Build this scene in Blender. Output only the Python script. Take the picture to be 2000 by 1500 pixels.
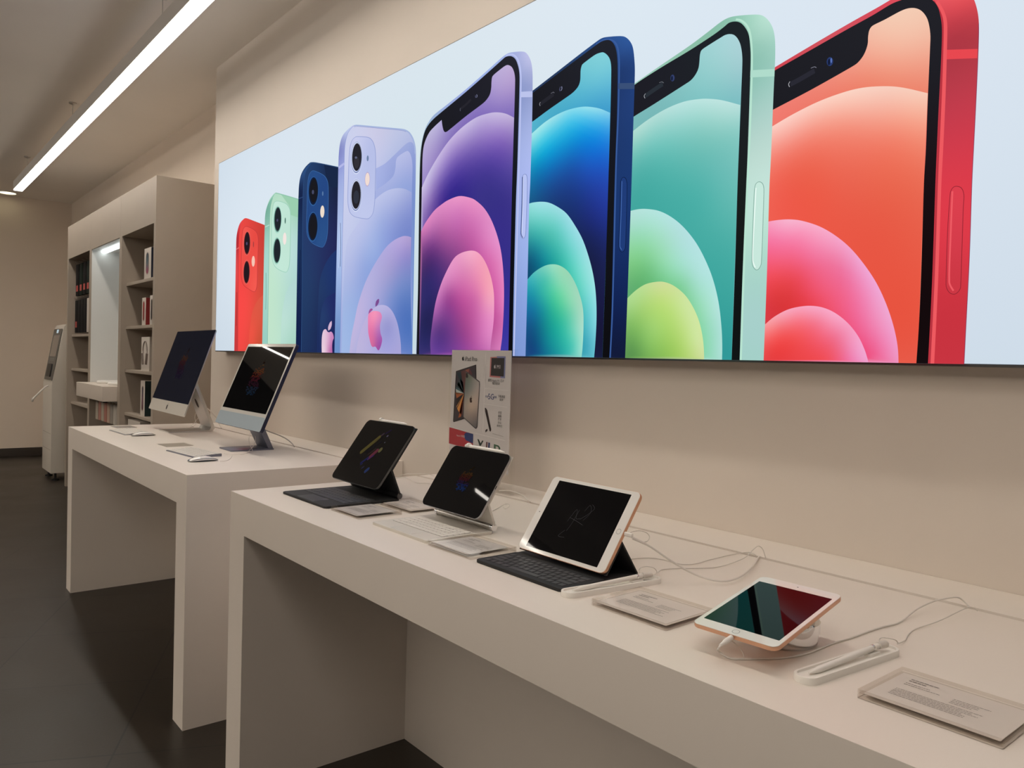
import bpy, bmesh, math, random
import numpy as np
from mathutils import Vector, Matrix
from mathutils.geometry import delaunay_2d_cdt

for o in list(bpy.data.objects):
    bpy.data.objects.remove(o)
SC = bpy.context.scene
COL = SC.collection
random.seed(4)
PI = math.pi

# ------------------------------------------------------------------ camera
cam_d = bpy.data.cameras.new('camera')
cam_d.sensor_fit = 'HORIZONTAL'; cam_d.sensor_width = 36.0
cam_d.lens = 1523.5 / 2000 * 36.0
cam_d.clip_start = 0.02; cam_d.clip_end = 60
cam = bpy.data.objects.new('camera', cam_d); COL.objects.link(cam)
def _cam_matrix():
    f = 1523.5; v1 = Vector((-257.0 - 1000, 672.7 - 750)); d = Vector((1, .02923))
    t = (-f * f - v1.dot(v1)) / v1.dot(d)
    v2 = v1 + t * d
    a = Vector((v1.x, v1.y, f)).normalized(); b = Vector((v2.x, v2.y, f)).normalized()
    X = -a; Y = b; Z = X.cross(Y)
    # rows: image axes (right, down, forward) in world coordinates
    right = Vector((X.x, Y.x, Z.x)); down = Vector((X.y, Y.y, Z.y)); fwd = Vector((X.z, Y.z, Z.z))
    m = Matrix((right, -down, -fwd)).transposed()
    return Matrix.Translation((0, -1.683, 1.287)) @ m.to_4x4()
cam.matrix_world = _cam_matrix()
cam_d.dof.use_dof = False
SC.camera = cam

# ------------------------------------------------------------------ world, exposure
SC.view_settings.view_transform = 'Standard'
SC.view_settings.look = 'None'
SC.view_settings.gamma = 1.0
SC.view_settings.use_curve_mapping = False
SC.view_settings.exposure = 0.0
SC.cycles.transparent_max_bounces = 32
w = bpy.data.worlds.new('shop_interior'); SC.world = w; w.use_nodes = True
bg = w.node_tree.nodes['Background']
bg.inputs[0].default_value = (1.0, 0.90, 0.79, 1); bg.inputs[1].default_value = 0.06

# added fill lights, out of view, for table fronts, right-facing sides and the ceiling
def fill_light(name, x, y, z, sx, sy, power, col=(1, .93, .84)):
    d = bpy.data.lights.new(name, 'AREA'); d.shape = 'RECTANGLE'; d.size = sx; d.size_y = sy
    d.energy = power; d.color = col
    o = bpy.data.objects.new(name, d); COL.objects.link(o); o.location = (x, y, z)
    return o
fill_light('fill_far_aisle', -4.5, -5.2, 2.86, 12.0, .10, 72)  # unseen row standing in for frontal light from the shop
lr = fill_light('fill_right', .6, -2.4, 2.86, 2.6, .08, 20); lr.rotation_euler = (0, 0, math.radians(-25))  # added fill for the faces turned to the right
for x_, yy_, en in ((-7.0, -4.7, 190), (-6.0, -6.2, 150)):
    up = fill_light('uplight_fill', x_, yy_, 2.2, 12.0, .9, en); up.rotation_euler = (PI, 0, 0)  # added upward fill without a fixture, brightens the ceiling
STRIP = 21.5        # radiance of the suspended strip lamp's diffuser

# ------------------------------------------------------------------ materials
def s2l(c):
    c = c / 255.0
    return c / 12.92 if c <= .04045 else ((c + .055) / 1.055) ** 2.4
def hx(h):
    return tuple(s2l(int(h[i:i + 2], 16)) for i in (0, 2, 4))
MATS = {}
def mat(name, col, rough=.5, metal=0.0, noise=0.0, nscale=40, bump=0.0, spec=.5, coat=0.0):
    if name in MATS: return MATS[name]
    m = bpy.data.materials.new(name); m.use_nodes = True
    nt = m.node_tree; b = nt.nodes['Principled BSDF']
    c = hx(col) if isinstance(col, str) else col
    b.inputs['Base Color'].default_value = (*c, 1)
    b.inputs['Roughness'].default_value = rough
    b.inputs['Metallic'].default_value = metal
    b.inputs['Specular IOR Level'].default_value = spec
    b.inputs['Coat Weight'].default_value = coat
    if noise or bump:
        tc = nt.nodes.new('ShaderNodeTexCoord')
        nz = nt.nodes.new('ShaderNodeTexNoise'); nz.inputs['Scale'].default_value = nscale
        nz.inputs['Detail'].default_value = 4
        nt.links.new(tc.outputs['Object'], nz.inputs['Vector'])
        if noise:
            rp = nt.nodes.new('ShaderNodeValToRGB')
            rp.color_ramp.elements[0].position = .3; rp.color_ramp.elements[1].position = .7
            rp.color_ramp.elements[0].color = (*[v * (1 - noise) for v in c], 1)
            rp.color_ramp.elements[1].color = (*[min(1, v * (1 + noise)) for v in c], 1)
            nt.links.new(nz.outputs['Fac'], rp.inputs['Fac'])
            nt.links.new(rp.outputs['Color'], b.inputs['Base Color'])
        if bump:
            bp = nt.nodes.new('ShaderNodeBump'); bp.inputs['Strength'].default_value = bump
            bp.inputs['Distance'].default_value = .002
            nt.links.new(nz.outputs['Fac'], bp.inputs['Height'])
            nt.links.new(bp.outputs['Normal'], b.inputs['Normal'])
    MATS[name] = m
    return m
def emis(name, col, strength):
    if name in MATS: return MATS[name]
    m = bpy.data.materials.new(name); m.use_nodes = True
    nt = m.node_tree; nt.nodes.clear()
    e = nt.nodes.new('ShaderNodeEmission'); o = nt.nodes.new('ShaderNodeOutputMaterial')
    e.inputs[0].default_value = (*(hx(col) if isinstance(col, str) else col), 1); e.inputs[1].default_value = strength
    nt.links.new(e.outputs[0], o.inputs[0]); MATS[name] = m
    return m
def attr_emis(name, strength=1.0):
    m = bpy.data.materials.new(name); m.use_nodes = True
    nt = m.node_tree; nt.nodes.clear()
    a = nt.nodes.new('ShaderNodeAttribute'); a.attribute_name = 'ink'
    e = nt.nodes.new('ShaderNodeEmission'); o = nt.nodes.new('ShaderNodeOutputMaterial')
    e.inputs[1].default_value = strength
    nt.links.new(a.outputs['Color'], e.inputs[0]); nt.links.new(e.outputs[0], o.inputs[0]); MATS[name] = m
    return m
def attr_paper(name, rough=.45):
    m = bpy.data.materials.new(name); m.use_nodes = True
    nt = m.node_tree; b = nt.nodes['Principled BSDF']
    a = nt.nodes.new('ShaderNodeAttribute'); a.attribute_name = 'ink'
    b.inputs['Roughness'].default_value = rough
    nt.links.new(a.outputs['Color'], b.inputs['Base Color']); MATS[name] = m
    return m
def acrylic(name, tint=(.97, .97, .97), refl=1.0):
    if name in MATS: return MATS[name]
    m = bpy.data.materials.new(name); m.use_nodes = True
    nt = m.node_tree; nt.nodes.clear()
    t = nt.nodes.new('ShaderNodeBsdfTransparent'); t.inputs[0].default_value = (*tint, 1)
    g = nt.nodes.new('ShaderNodeBsdfGlossy'); g.inputs['Roughness'].default_value = .03
    f = nt.nodes.new('ShaderNodeFresnel'); f.inputs[0].default_value = 1.42
    mm = nt.nodes.new('ShaderNodeMath'); mm.operation = 'MULTIPLY'; mm.inputs[1].default_value = refl
    mx = nt.nodes.new('ShaderNodeMixShader'); o = nt.nodes.new('ShaderNodeOutputMaterial')
    ge = nt.nodes.new('ShaderNodeNewGeometry'); sb = nt.nodes.new('ShaderNodeMath'); sb.operation = 'SUBTRACT'; sb.inputs[0].default_value = refl
    nt.links.new(ge.outputs['Backfacing'], sb.inputs[1]); sb.use_clamp = True; nt.links.new(sb.outputs[0], mm.inputs[1])
    nt.links.new(f.outputs[0], mm.inputs[0]); nt.links.new(mm.outputs[0], mx.inputs[0])
    nt.links.new(t.outputs[0], mx.inputs[1]); nt.links.new(g.outputs[0], mx.inputs[2])
    nt.links.new(mx.outputs[0], o.inputs[0]); MATS[name] = m
    return m

WALL = mat('warm_wall_paint', (.71, .63, .55), .7, noise=.015, nscale=3, bump=.05)
WALL2 = mat('beige_wall_paint', (.76, .655, .55), .75, noise=.02, nscale=2, bump=.05)
CEIL = mat('ceiling_paint', (.86, .80, .73), .8, noise=.02, nscale=1.5, bump=.04)
TABLE = mat('satin_off_white_laminate', (.79, .715, .64), .38, noise=.01, nscale=5, spec=.4)
TSIDE = mat('satin_off_white_panel', (.79, .715, .64), .38, noise=.01, nscale=5, spec=.4)
SHELF = mat('warm_grey_shelf_laminate', (.41, .345, .28), .55, noise=.02, nscale=6)
SHELF_IN = mat('shaded_shelf_backing', (.045, .034, .027), .7, noise=.03, nscale=8)  # backing colour darkened to carry the shade inside the bays
NICHE = mat('niche_white_laminate', (.72, .72, .70), .25, noise=.01, nscale=4)
ALU = mat('brushed_aluminium', (.62, .60, .57), .33, 1.0, noise=.03, nscale=200)
ALU_D = mat('space_grey_aluminium', (.12, .12, .125), .35, 1.0)
ALU_S = mat('silver_aluminium_edge', (.44, .44, .46), .3, 1.0)
ALU_G = mat('rose_gold_aluminium', (.72, .42, .28), .33, .85)
ALU_B = mat('deep_blue_aluminium', (.014, .018, .045), .4, .3)
ALU_BS = mat('blue_grey_aluminium', (.20, .21, .26), .38, .8)
ALU_CH = mat('silver_chin', (.66, .62, .56), .4, .35)
CHROME = mat('polished_chrome', (.85, .85, .86), .06, 1.0)
GLASS_B = mat('black_screen_glass', (.0015, .0014, .002), .025, spec=.18)
GLASS_N = mat('blue_reflection_screen_glass', (.014, .016, .030), .06, spec=.2)  # bluish reflection of the surroundings put into the base colour
WHITE_P = mat('white_plastic', (.88, .84, .78), .3)
WHITE_G = mat('white_front_glass', (.80, .77, .73), .06, spec=.5)
BEZ_L = mat('light_grey_bezel', (.62, .60, .56), .12)
CHIN_B = mat('pale_blue_chin', (.40, .47, .52), .15)
CABLE = mat('white_cable_rubber', (.74, .69, .63), .5)
CABLE_G = mat('grey_cable_rubber', (.42, .38, .35), .5)
BLACKF = mat('black_keyboard_fabric', (.012, .012, .013), .7, noise=.1, nscale=300, bump=.1)
BLACKK = mat('black_key', (.036, .036, .038), .38)
WHITEF = mat('off_white_keyboard_cover', (.66, .62, .56), .5)
WHITEK = mat('white_key', (.74, .70, .64), .4)
TRACKW = mat('white_trackpad', (.66, .63, .58), .3)
TRACKB = mat('black_trackpad', (.035, .035, .037), .35)
ACR = acrylic('clear_acrylic', (.99, .99, .985), .28)
ACR_E = acrylic('acrylic_block', (.97, .965, .96), .4)
ACR_R = acrylic('acrylic_edge', (.93, .915, .90), .6)
PAPER = mat('grey_paper_insert', (.52, .475, .45), .6)
PAPER_L = mat('pale_paper_insert', (.68, .61, .56), .6)
INK = mat('grey_ink', (.22, .19, .175), .6)
BLACK = mat('black_plastic', (.012, .012, .013), .4)
DARK_T = mat('dark_baseboard', (.045, .036, .030), .4)
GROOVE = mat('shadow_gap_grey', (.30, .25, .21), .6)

def floor_material():
    m = bpy.data.materials.new('dark_stone_tiles'); m.use_nodes = True
    nt = m.node_tree; b = nt.nodes['Principled BSDF']; L = nt.links.new
    tc = nt.nodes.new('ShaderNodeTexCoord')
    mp = nt.nodes.new('ShaderNodeMapping')
    mp.inputs['Rotation'].default_value = (0, 0, math.radians(25.0))
    mp.inputs['Location'].default_value = (.179, .307, 0)
    L(tc.outputs['Object'], mp.inputs['Vector'])
    br = nt.nodes.new('ShaderNodeTexBrick')
    br.offset = .0; br.inputs['Scale'].default_value = 1.0
    br.inputs['Brick Width'].default_value = .60; br.inputs['Row Height'].default_value = .60
    br.inputs['Mortar Size'].default_value = .0035; br.inputs['Mortar Smooth'].default_value = .2
    br.inputs['Color1'].default_value = (.024, .0175, .012, 1); br.inputs['Color2'].default_value = (.020, .015, .010, 1)
    br.inputs['Mortar'].default_value = (.004, .003, .0025, 1)
    L(mp.outputs[0], br.inputs['Vector'])
    n1 = nt.nodes.new('ShaderNodeTexNoise'); n1.inputs['Scale'].default_value = 2.2; n1.inputs['Detail'].default_value = 6
    L(tc.outputs['Object'], n1.inputs['Vector'])
    n2 = nt.nodes.new('ShaderNodeTexNoise'); n2.inputs['Scale'].default_value = 90; n2.inputs['Detail'].default_value = 3
    L(tc.outputs['Object'], n2.inputs['Vector'])
    mr = nt.nodes.new('ShaderNodeMapRange'); mr.inputs['From Min'].default_value = .3; mr.inputs['From Max'].default_value = .7
    mr.inputs['To Min'].default_value = .75; mr.inputs['To Max'].default_value = 1.25
    L(n1.outputs['Fac'], mr.inputs['Value'])
    mx = nt.nodes.new('ShaderNodeMix'); mx.data_type = 'RGBA'; mx.blend_type = 'MULTIPLY'; mx.inputs[0].default_value = 1
    L(br.outputs['Color'], mx.inputs[6]); L(mr.outputs[0], mx.inputs[7])
    L(mx.outputs[2], b.inputs['Base Color'])
    rr = nt.nodes.new('ShaderNodeMapRange'); rr.inputs['To Min'].default_value = .34; rr.inputs['To Max'].default_value = .52
    L(n1.outputs['Fac'], rr.inputs['Value']); L(rr.outputs[0], b.inputs['Roughness'])
    bp = nt.nodes.new('ShaderNodeBump'); bp.inputs['Strength'].default_value = .12; bp.inputs['Distance'].default_value = .002
    L(n2.outputs['Fac'], bp.inputs['Height']); L(bp.outputs[0], b.inputs['Normal'])
    return m

# ------------------------------------------------------------------ helpers
MW = {}                       # world matrix of every root / part, by object name
def wm(o):
    return MW[o.name] if o is not None else Matrix.Identity(4)
def tag(o, label=None, cat=None, group=None, kind=None):
    if label: o['label'] = label
    if cat: o['category'] = cat
    if group: o['group'] = group
    if kind: o['kind'] = kind
    return o
def root(name, loc, label, cat, rot=(0, 0, 0), group=None):
    o = bpy.data.objects.new(name, None); COL.objects.link(o)
    o.location = loc; o.rotation_euler = rot; o.empty_display_size = .05
    MW[o.name] = Matrix.Translation(loc) @ Matrix.Rotation(rot[2], 4, 'Z') @ Matrix.Rotation(rot[1], 4, 'Y') @ Matrix.Rotation(rot[0], 4, 'X')
    return tag(o, label, cat, group)
def part_root(name, loc, rot, parent):
    o = bpy.data.objects.new(name, None); COL.objects.link(o); o.parent = parent
    o.location = loc; o.rotation_euler = rot
    MW[o.name] = wm(parent) @ (Matrix.Translation(loc) @ Matrix.Rotation(rot[2], 4, 'Z') @ Matrix.Rotation(rot[0], 4, 'X'))
    return o
def link(name, me, mats, parent=None, world=False):
    """one mesh object; vertices given in the parent's space, or in world space with world=True"""
    for m in (mats if isinstance(mats, (list, tuple)) else [mats]): me.materials.append(m)
    if world and parent is not None: me.transform(wm(parent).inverted())
    o = bpy.data.objects.new(name, me); COL.objects.link(o)
    if parent is not None: o.parent = parent
    MW[o.name] = wm(parent).copy()
    return o
def smooth(me, ang=35):
    for p in me.polygons: p.use_smooth = True
    try: me.set_sharp_from_angle(angle=math.radians(ang))
    except Exception: pass
def bm_done(bm, name, sm=True):
    bmesh.ops.recalc_face_normals(bm, faces=bm.faces)
    me = bpy.data.meshes.new(name); bm.to_mesh(me); bm.free()
    if sm: smooth(me)
    return me
def bm_box(bm, x0, x1, y0, y1, z0, z1):
    v = [bm.verts.new(p) for p in ((x0,y0,z0),(x1,y0,z0),(x1,y1,z0),(x0,y1,z0),(x0,y0,z1),(x1,y0,z1),(x1,y1,z1),(x0,y1,z1))]
    for f in ((0,3,2,1),(4,5,6,7),(0,1,5,4),(1,2,6,5),(2,3,7,6),(3,0,4,7)): bm.faces.new([v[i] for i in f])
    return v
def box(name, b, m, parent=None, bev=.0015, world=True):
    bm = bmesh.new(); bm_box(bm, *b)
    if bev: bmesh.ops.bevel(bm, geom=bm.edges[:], offset=bev, segments=2, affect='EDGES', profile=.7)
    return link(name, bm_done(bm, name), m, parent, world)
def slab_top(name, b, m, parent, bev):
    # a slab whose upper edges only are eased, so that it runs into the panels below without a seam
    bm = bmesh.new(); bm_box(bm, *b)
    bmesh.ops.bevel(bm, geom=[e for e in bm.edges if all(abs(v.co.z - b[5]) < 1e-6 for v in e.verts)], offset=bev, segments=2, affect='EDGES', profile=.7)
    return link(name, bm_done(bm, name), m, parent, True)
def boxes(name, bs, m, parent=None, bev=.001, world=True):
    bm = bmesh.new()
    for b in bs: bm_box(bm, *b)
    if bev: bmesh.ops.bevel(bm, geom=bm.edges[:], offset=bev, segments=1, affect='EDGES')
    return link(name, bm_done(bm, name), m, parent, world)
def rrect(w, h, r, n=6, cx=0, cy=0):
    out = []
    r = min(r, w / 2 - 1e-5, h / 2 - 1e-5)
    for (sx, sy, a0) in ((1, -1, -90), (1, 1, 0), (-1, 1, 90), (-1, -1, 180)):
        for i in range(n + 1):
            a = math.radians(a0 + 90 * i / n)
            out.append((cx + sx * (w / 2 - r) + r * math.cos(a), cy + sy * (h / 2 - r) + r * math.sin(a)))
    return out
def prism_bm(bm, pts, d0, d1, plane='xy', bev=0.0, segs=2):
    """outline extruded: plane xy -> thickness along z; xz -> along y; yz -> along x"""
    def V(p, d):
        if plane == 'xy': return (p[0], p[1], d)
        if plane == 'xz': return (p[0], d, p[1])
        return (d, p[0], p[1])
    a = [bm.verts.new(V(p, d0)) for p in pts]; b = [bm.verts.new(V(p, d1)) for p in pts]
    n = len(pts)
    f0 = bm.faces.new(a[::-1]); f1 = bm.faces.new(b)
    for i in range(n): bm.faces.new((a[i], a[(i + 1) % n], b[(i + 1) % n], b[i]))
    if bev:
        ed = [e for e in set(f0.edges) | set(f1.edges)]
        bmesh.ops.bevel(bm, geom=ed, offset=bev, segments=segs, affect='EDGES', profile=.6)
def prism(name, pts, d0, d1, m, parent=None, plane='xy', bev=0.0, world=False, segs=2):
    bm = bmesh.new(); prism_bm(bm, pts, d0, d1, plane, bev, segs)
    return link(name, bm_done(bm, name), m, parent, world)
def cr(pts, n=6):
    P = [Vector(p) for p in pts]; out = []
    for i in range(len(P) - 1):
        p0 = P[max(i - 1, 0)]; p1 = P[i]; p2 = P[i + 1]; p3 = P[min(i + 2, len(P) - 1)]
        for j in range(n):
            t = j / n
            out.append(.5 * ((2 * p1) + (p2 - p0) * t + (2 * p0 - 5 * p1 + 4 * p2 - p3) * t * t + (3 * p1 - p0 - 3 * p2 + p3) * t ** 3))
    out.append(P[-1]); return out
def tube_bm(bm, pts, r, seg=8, n=6):
    P = cr(pts, n) if n > 1 else [Vector(p) for p in pts]
    up = Vector((0, 0, 1)); rings = []; nrm = None
    for i, p in enumerate(P):
        t = (P[min(i + 1, len(P) - 1)] - P[max(i - 1, 0)])
        if t.length < 1e-9: t = Vector((1, 0, 0))
        t.normalize()
        if nrm is None:
            nrm = t.cross(up)
            if nrm.length < .1: nrm = t.cross(Vector((1, 0, 0)))
        nrm = (nrm - t * nrm.dot(t)).normalized(); bi = t.cross(nrm)
        rr = r[0] + (r[1] - r[0]) * i / (len(P) - 1) if isinstance(r, tuple) else r
        rings.append([bm.verts.new(p + (nrm * math.cos(2 * PI * k / seg) + bi * math.sin(2 * PI * k / seg)) * rr) for k in range(seg)])
    for a, b in zip(rings, rings[1:]):
        for k in range(seg): bm.faces.new((a[k], a[(k + 1) % seg], b[(k + 1) % seg], b[k]))
    bm.faces.new(rings[0][::-1]); bm.faces.new(rings[-1])
def tube(name, pts, r, m, parent=None, world=True, seg=8, n=6):
    bm = bmesh.new(); tube_bm(bm, pts, r, seg, n)
    return link(name, bm_done(bm, name), m, parent, world)
def lathe_bm(bm, prof, c=(0, 0, 0), seg=32, axis=None):
    """profile of (radius, height) turned about an axis through c"""
    R = Matrix.Identity(3) if axis is None else Vector((0, 0, 1)).rotation_difference(Vector(axis)).to_matrix()
    rings = []
    for r, z in prof:
        if r < 1e-6: rings.append([bm.verts.new(Vector(c) + R @ Vector((0, 0, z)))])
        else: rings.append([bm.verts.new(Vector(c) + R @ Vector((r * math.cos(2 * PI * k / seg), r * math.sin(2 * PI * k / seg), z))) for k in range(seg)])
    for a, b in zip(rings, rings[1:]):
        for k in range(seg):
            k2 = (k + 1) % seg
            if len(a) == 1 and len(b) == 1: continue
            if len(a) == 1: bm.faces.new((a[0], b[k2], b[k]))
            elif len(b) == 1: bm.faces.new((a[k], a[k2], b[0]))
            else: bm.faces.new((a[k], a[k2], b[k2], b[k]))
def lathe(name, prof, m, parent=None, c=(0, 0, 0), seg=32, axis=None, world=True):
    bm = bmesh.new(); lathe_bm(bm, prof, c, seg, axis)
    return link(name, bm_done(bm, name), m, parent, world)
def quads(name, qs, m, parent=None, world=False):
    bm = bmesh.new()
    for q in qs: bm.faces.new([bm.verts.new(p) for p in q])
    me = bpy.data.meshes.new(name); bm.to_mesh(me); bm.free()
    return link(name, me, m, parent, world)
def text_mesh(s, size, extrude=0.0):
    c = bpy.data.curves.new('lettering', 'FONT'); c.body = s; c.size = size; c.align_x = 'CENTER'; c.align_y = 'CENTER'
    c.extrude = extrude; c.resolution_u = 3
    t = bpy.data.objects.new('lettering', c); COL.objects.link(t)
    dg = bpy.context.evaluated_depsgraph_get(); dg.update()
    me = bpy.data.meshes.new_from_object(t.evaluated_get(dg))
    bpy.data.objects.remove(t); bpy.data.curves.remove(c)
    return me
# coloured flat print: list of (outline, colour) patches or (outline, [(x, z, hex)...]) gradients
def ink_mesh(name, patches, to3, cell=None):
    """patches: (outline2d, colour spec, layer). Tessellated, vertex colour attribute 'ink'."""
    V = []; F = []; Cc = []
    for outline, spec, d in patches:
        if isinstance(spec, str):
            base = len(V); V += [to3(p, d) for p in outline]; F.append([base + i for i in range(len(outline))])
            Cc += [hx(spec)] * len(outline); continue
        xs = [p[0] for p in outline]; zs = [p[1] for p in outline]
        w_, h_ = max(xs) - min(xs), max(zs) - min(zs)
        st = max(min(w_, h_) / 16, max(w_, h_) / 60, .004)
        pts = [Vector(p) for p in outline]; ne = len(pts)
        x = min(xs) + st / 2; k = 0
        while x < max(xs):
            z = min(zs) + st / 2 * (1 + (k % 2))
            while z < max(zs):
                pts.append(Vector((x, z))); z += st
            x += st; k += 1
        vo, eo, fo, _, _, _ = delaunay_2d_cdt(pts, [(i, (i + 1) % ne) for i in range(ne)], [], 1, 1e-6)
        # keep faces whose centre is inside the outline
        A = np.array([(p[0], p[1]) for p in outline])
        def inside(px, pz):
            x1, z1 = A[:, 0], A[:, 1]; x2, z2 = np.roll(x1, -1), np.roll(z1, -1)
            c = ((z1 > pz) != (z2 > pz)) & (px < (x2 - x1) * (pz - z1) / np.where(z2 == z1, 1e-12, z2 - z1) + x1)
            return bool(c.sum() % 2)
        base = len(V); vv = np.array([(v.x, v.y) for v in vo])
        cp = np.array([(a[0], a[1]) for a in spec]); cc = np.array([hx(a[2]) for a in spec]) ** (1 / 2.2)
        sc = max(w_, h_)
        # smooth gradient through the colour points (Gaussian-process style interpolation)
        if len(cp) < 3: col = np.repeat(cc[:1] ** 2.2, len(vv), 0)
        else:
            kf = lambda r: (1 + r / .22) * np.exp(-r / .22)
            mean = cc.mean(0)
            K = kf(np.sqrt(((cp[:, None] - cp[None]) ** 2).sum(2)) / sc) + np.eye(len(cp)) * .01
            sol = np.linalg.solve(K, cc - mean)
            Kv = kf(np.sqrt(((vv[:, None] - cp[None]) ** 2).sum(2)) / sc)
            col = np.clip(Kv @ sol + mean, cc.min(0) * .92, np.minimum(cc.max(0) * 1.03, 1)) ** 2.2
        V += [to3(p, d) for p in vv]; Cc += [tuple(c) for c in col]
        for f in fo:
            cx = sum(vv[i][0] for i in f) / len(f); cz = sum(vv[i][1] for i in f) / len(f)
            if inside(cx, cz): F.append([base + i for i in f])
    me = bpy.data.meshes.new(name); me.from_pydata(V, [], F); me.update()
    a = me.color_attributes.new('ink', 'FLOAT_COLOR', 'POINT')
    a.data.foreach_set('color', np.array([(*c, 1) for c in Cc], dtype=np.float32).ravel())
    return me
def cm_pt(p0, p1, p2, p3, t):
    return tuple(.5 * ((2 * p1[i]) + (-p0[i] + p2[i]) * t + (2 * p0[i] - 5 * p1[i] + 4 * p2[i] - p3[i]) * t * t + (-p0[i] + 3 * p1[i] - 3 * p2[i] + p3[i]) * t ** 3) for i in (0, 1))
def spline(pts, n=5, closed=True):
    """Catmull-Rom through (x, z, corner) points"""
    out = []; N = len(pts)
    for i in (range(N) if closed else range(N - 1)):
        p1 = pts[i]; p2 = pts[(i + 1) % N]
        p0 = pts[(i - 1) % N] if closed or i > 0 else p1; p3 = pts[(i + 2) % N] if closed or i < N - 2 else p2
        if p1[2]: p0 = (2 * p1[0] - p2[0], 2 * p1[1] - p2[1])
        if p2[2]: p3 = (2 * p2[0] - p1[0], 2 * p2[1] - p1[1])
        L = math.hypot(p1[0] - p2[0], p1[1] - p2[1]) or 1e-9
        d1 = max(math.hypot(p1[0] - p0[0], p1[1] - p0[1]), 1e-9)
        if d1 > 1.5 * L: p0 = (p1[0] + (p0[0] - p1[0]) * 1.5 * L / d1, p1[1] + (p0[1] - p1[1]) * 1.5 * L / d1)
        d2 = max(math.hypot(p3[0] - p2[0], p3[1] - p2[1]), 1e-9)
        if d2 > 1.5 * L: p3 = (p2[0] + (p3[0] - p2[0]) * 1.5 * L / d2, p2[1] + (p3[1] - p2[1]) * 1.5 * L / d2)
        k = 1 if (p1[2] and p2[2]) else (n if L > .006 else 2)
        for j in range(k): out.append(cm_pt(p0, p1, p2, p3, j / k))
    if not closed: out.append(tuple(pts[-1][:2]))
    return out
def apple_outline(cx, cy, s, sx=1.0):
    b = [(0,.31,1),(.12,.36,0),(.25,.345,0),(.37,.25,1),(.275,.15,0),(.245,.0,0),(.30,-.12,0),(.405,-.19,1),(.34,-.34,0),(.23,-.47,0),(.12,-.475,0),(0,-.44,0),(-.12,-.48,0),(-.23,-.455,0),(-.34,-.29,0),(-.405,-.05,0),(-.37,.18,0),(-.26,.33,0),(-.12,.36,0)]
    l = [(-.01,.40,1),(.0,.50,0),(.06,.59,0),(.17,.645,1),(.17,.54,0),(.10,.44,0)]
    f = lambda P: [(cx + p[0] * s * sx, cy + p[1] * s) for p in spline(P, 4)]
    return f(b), f(l)
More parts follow.
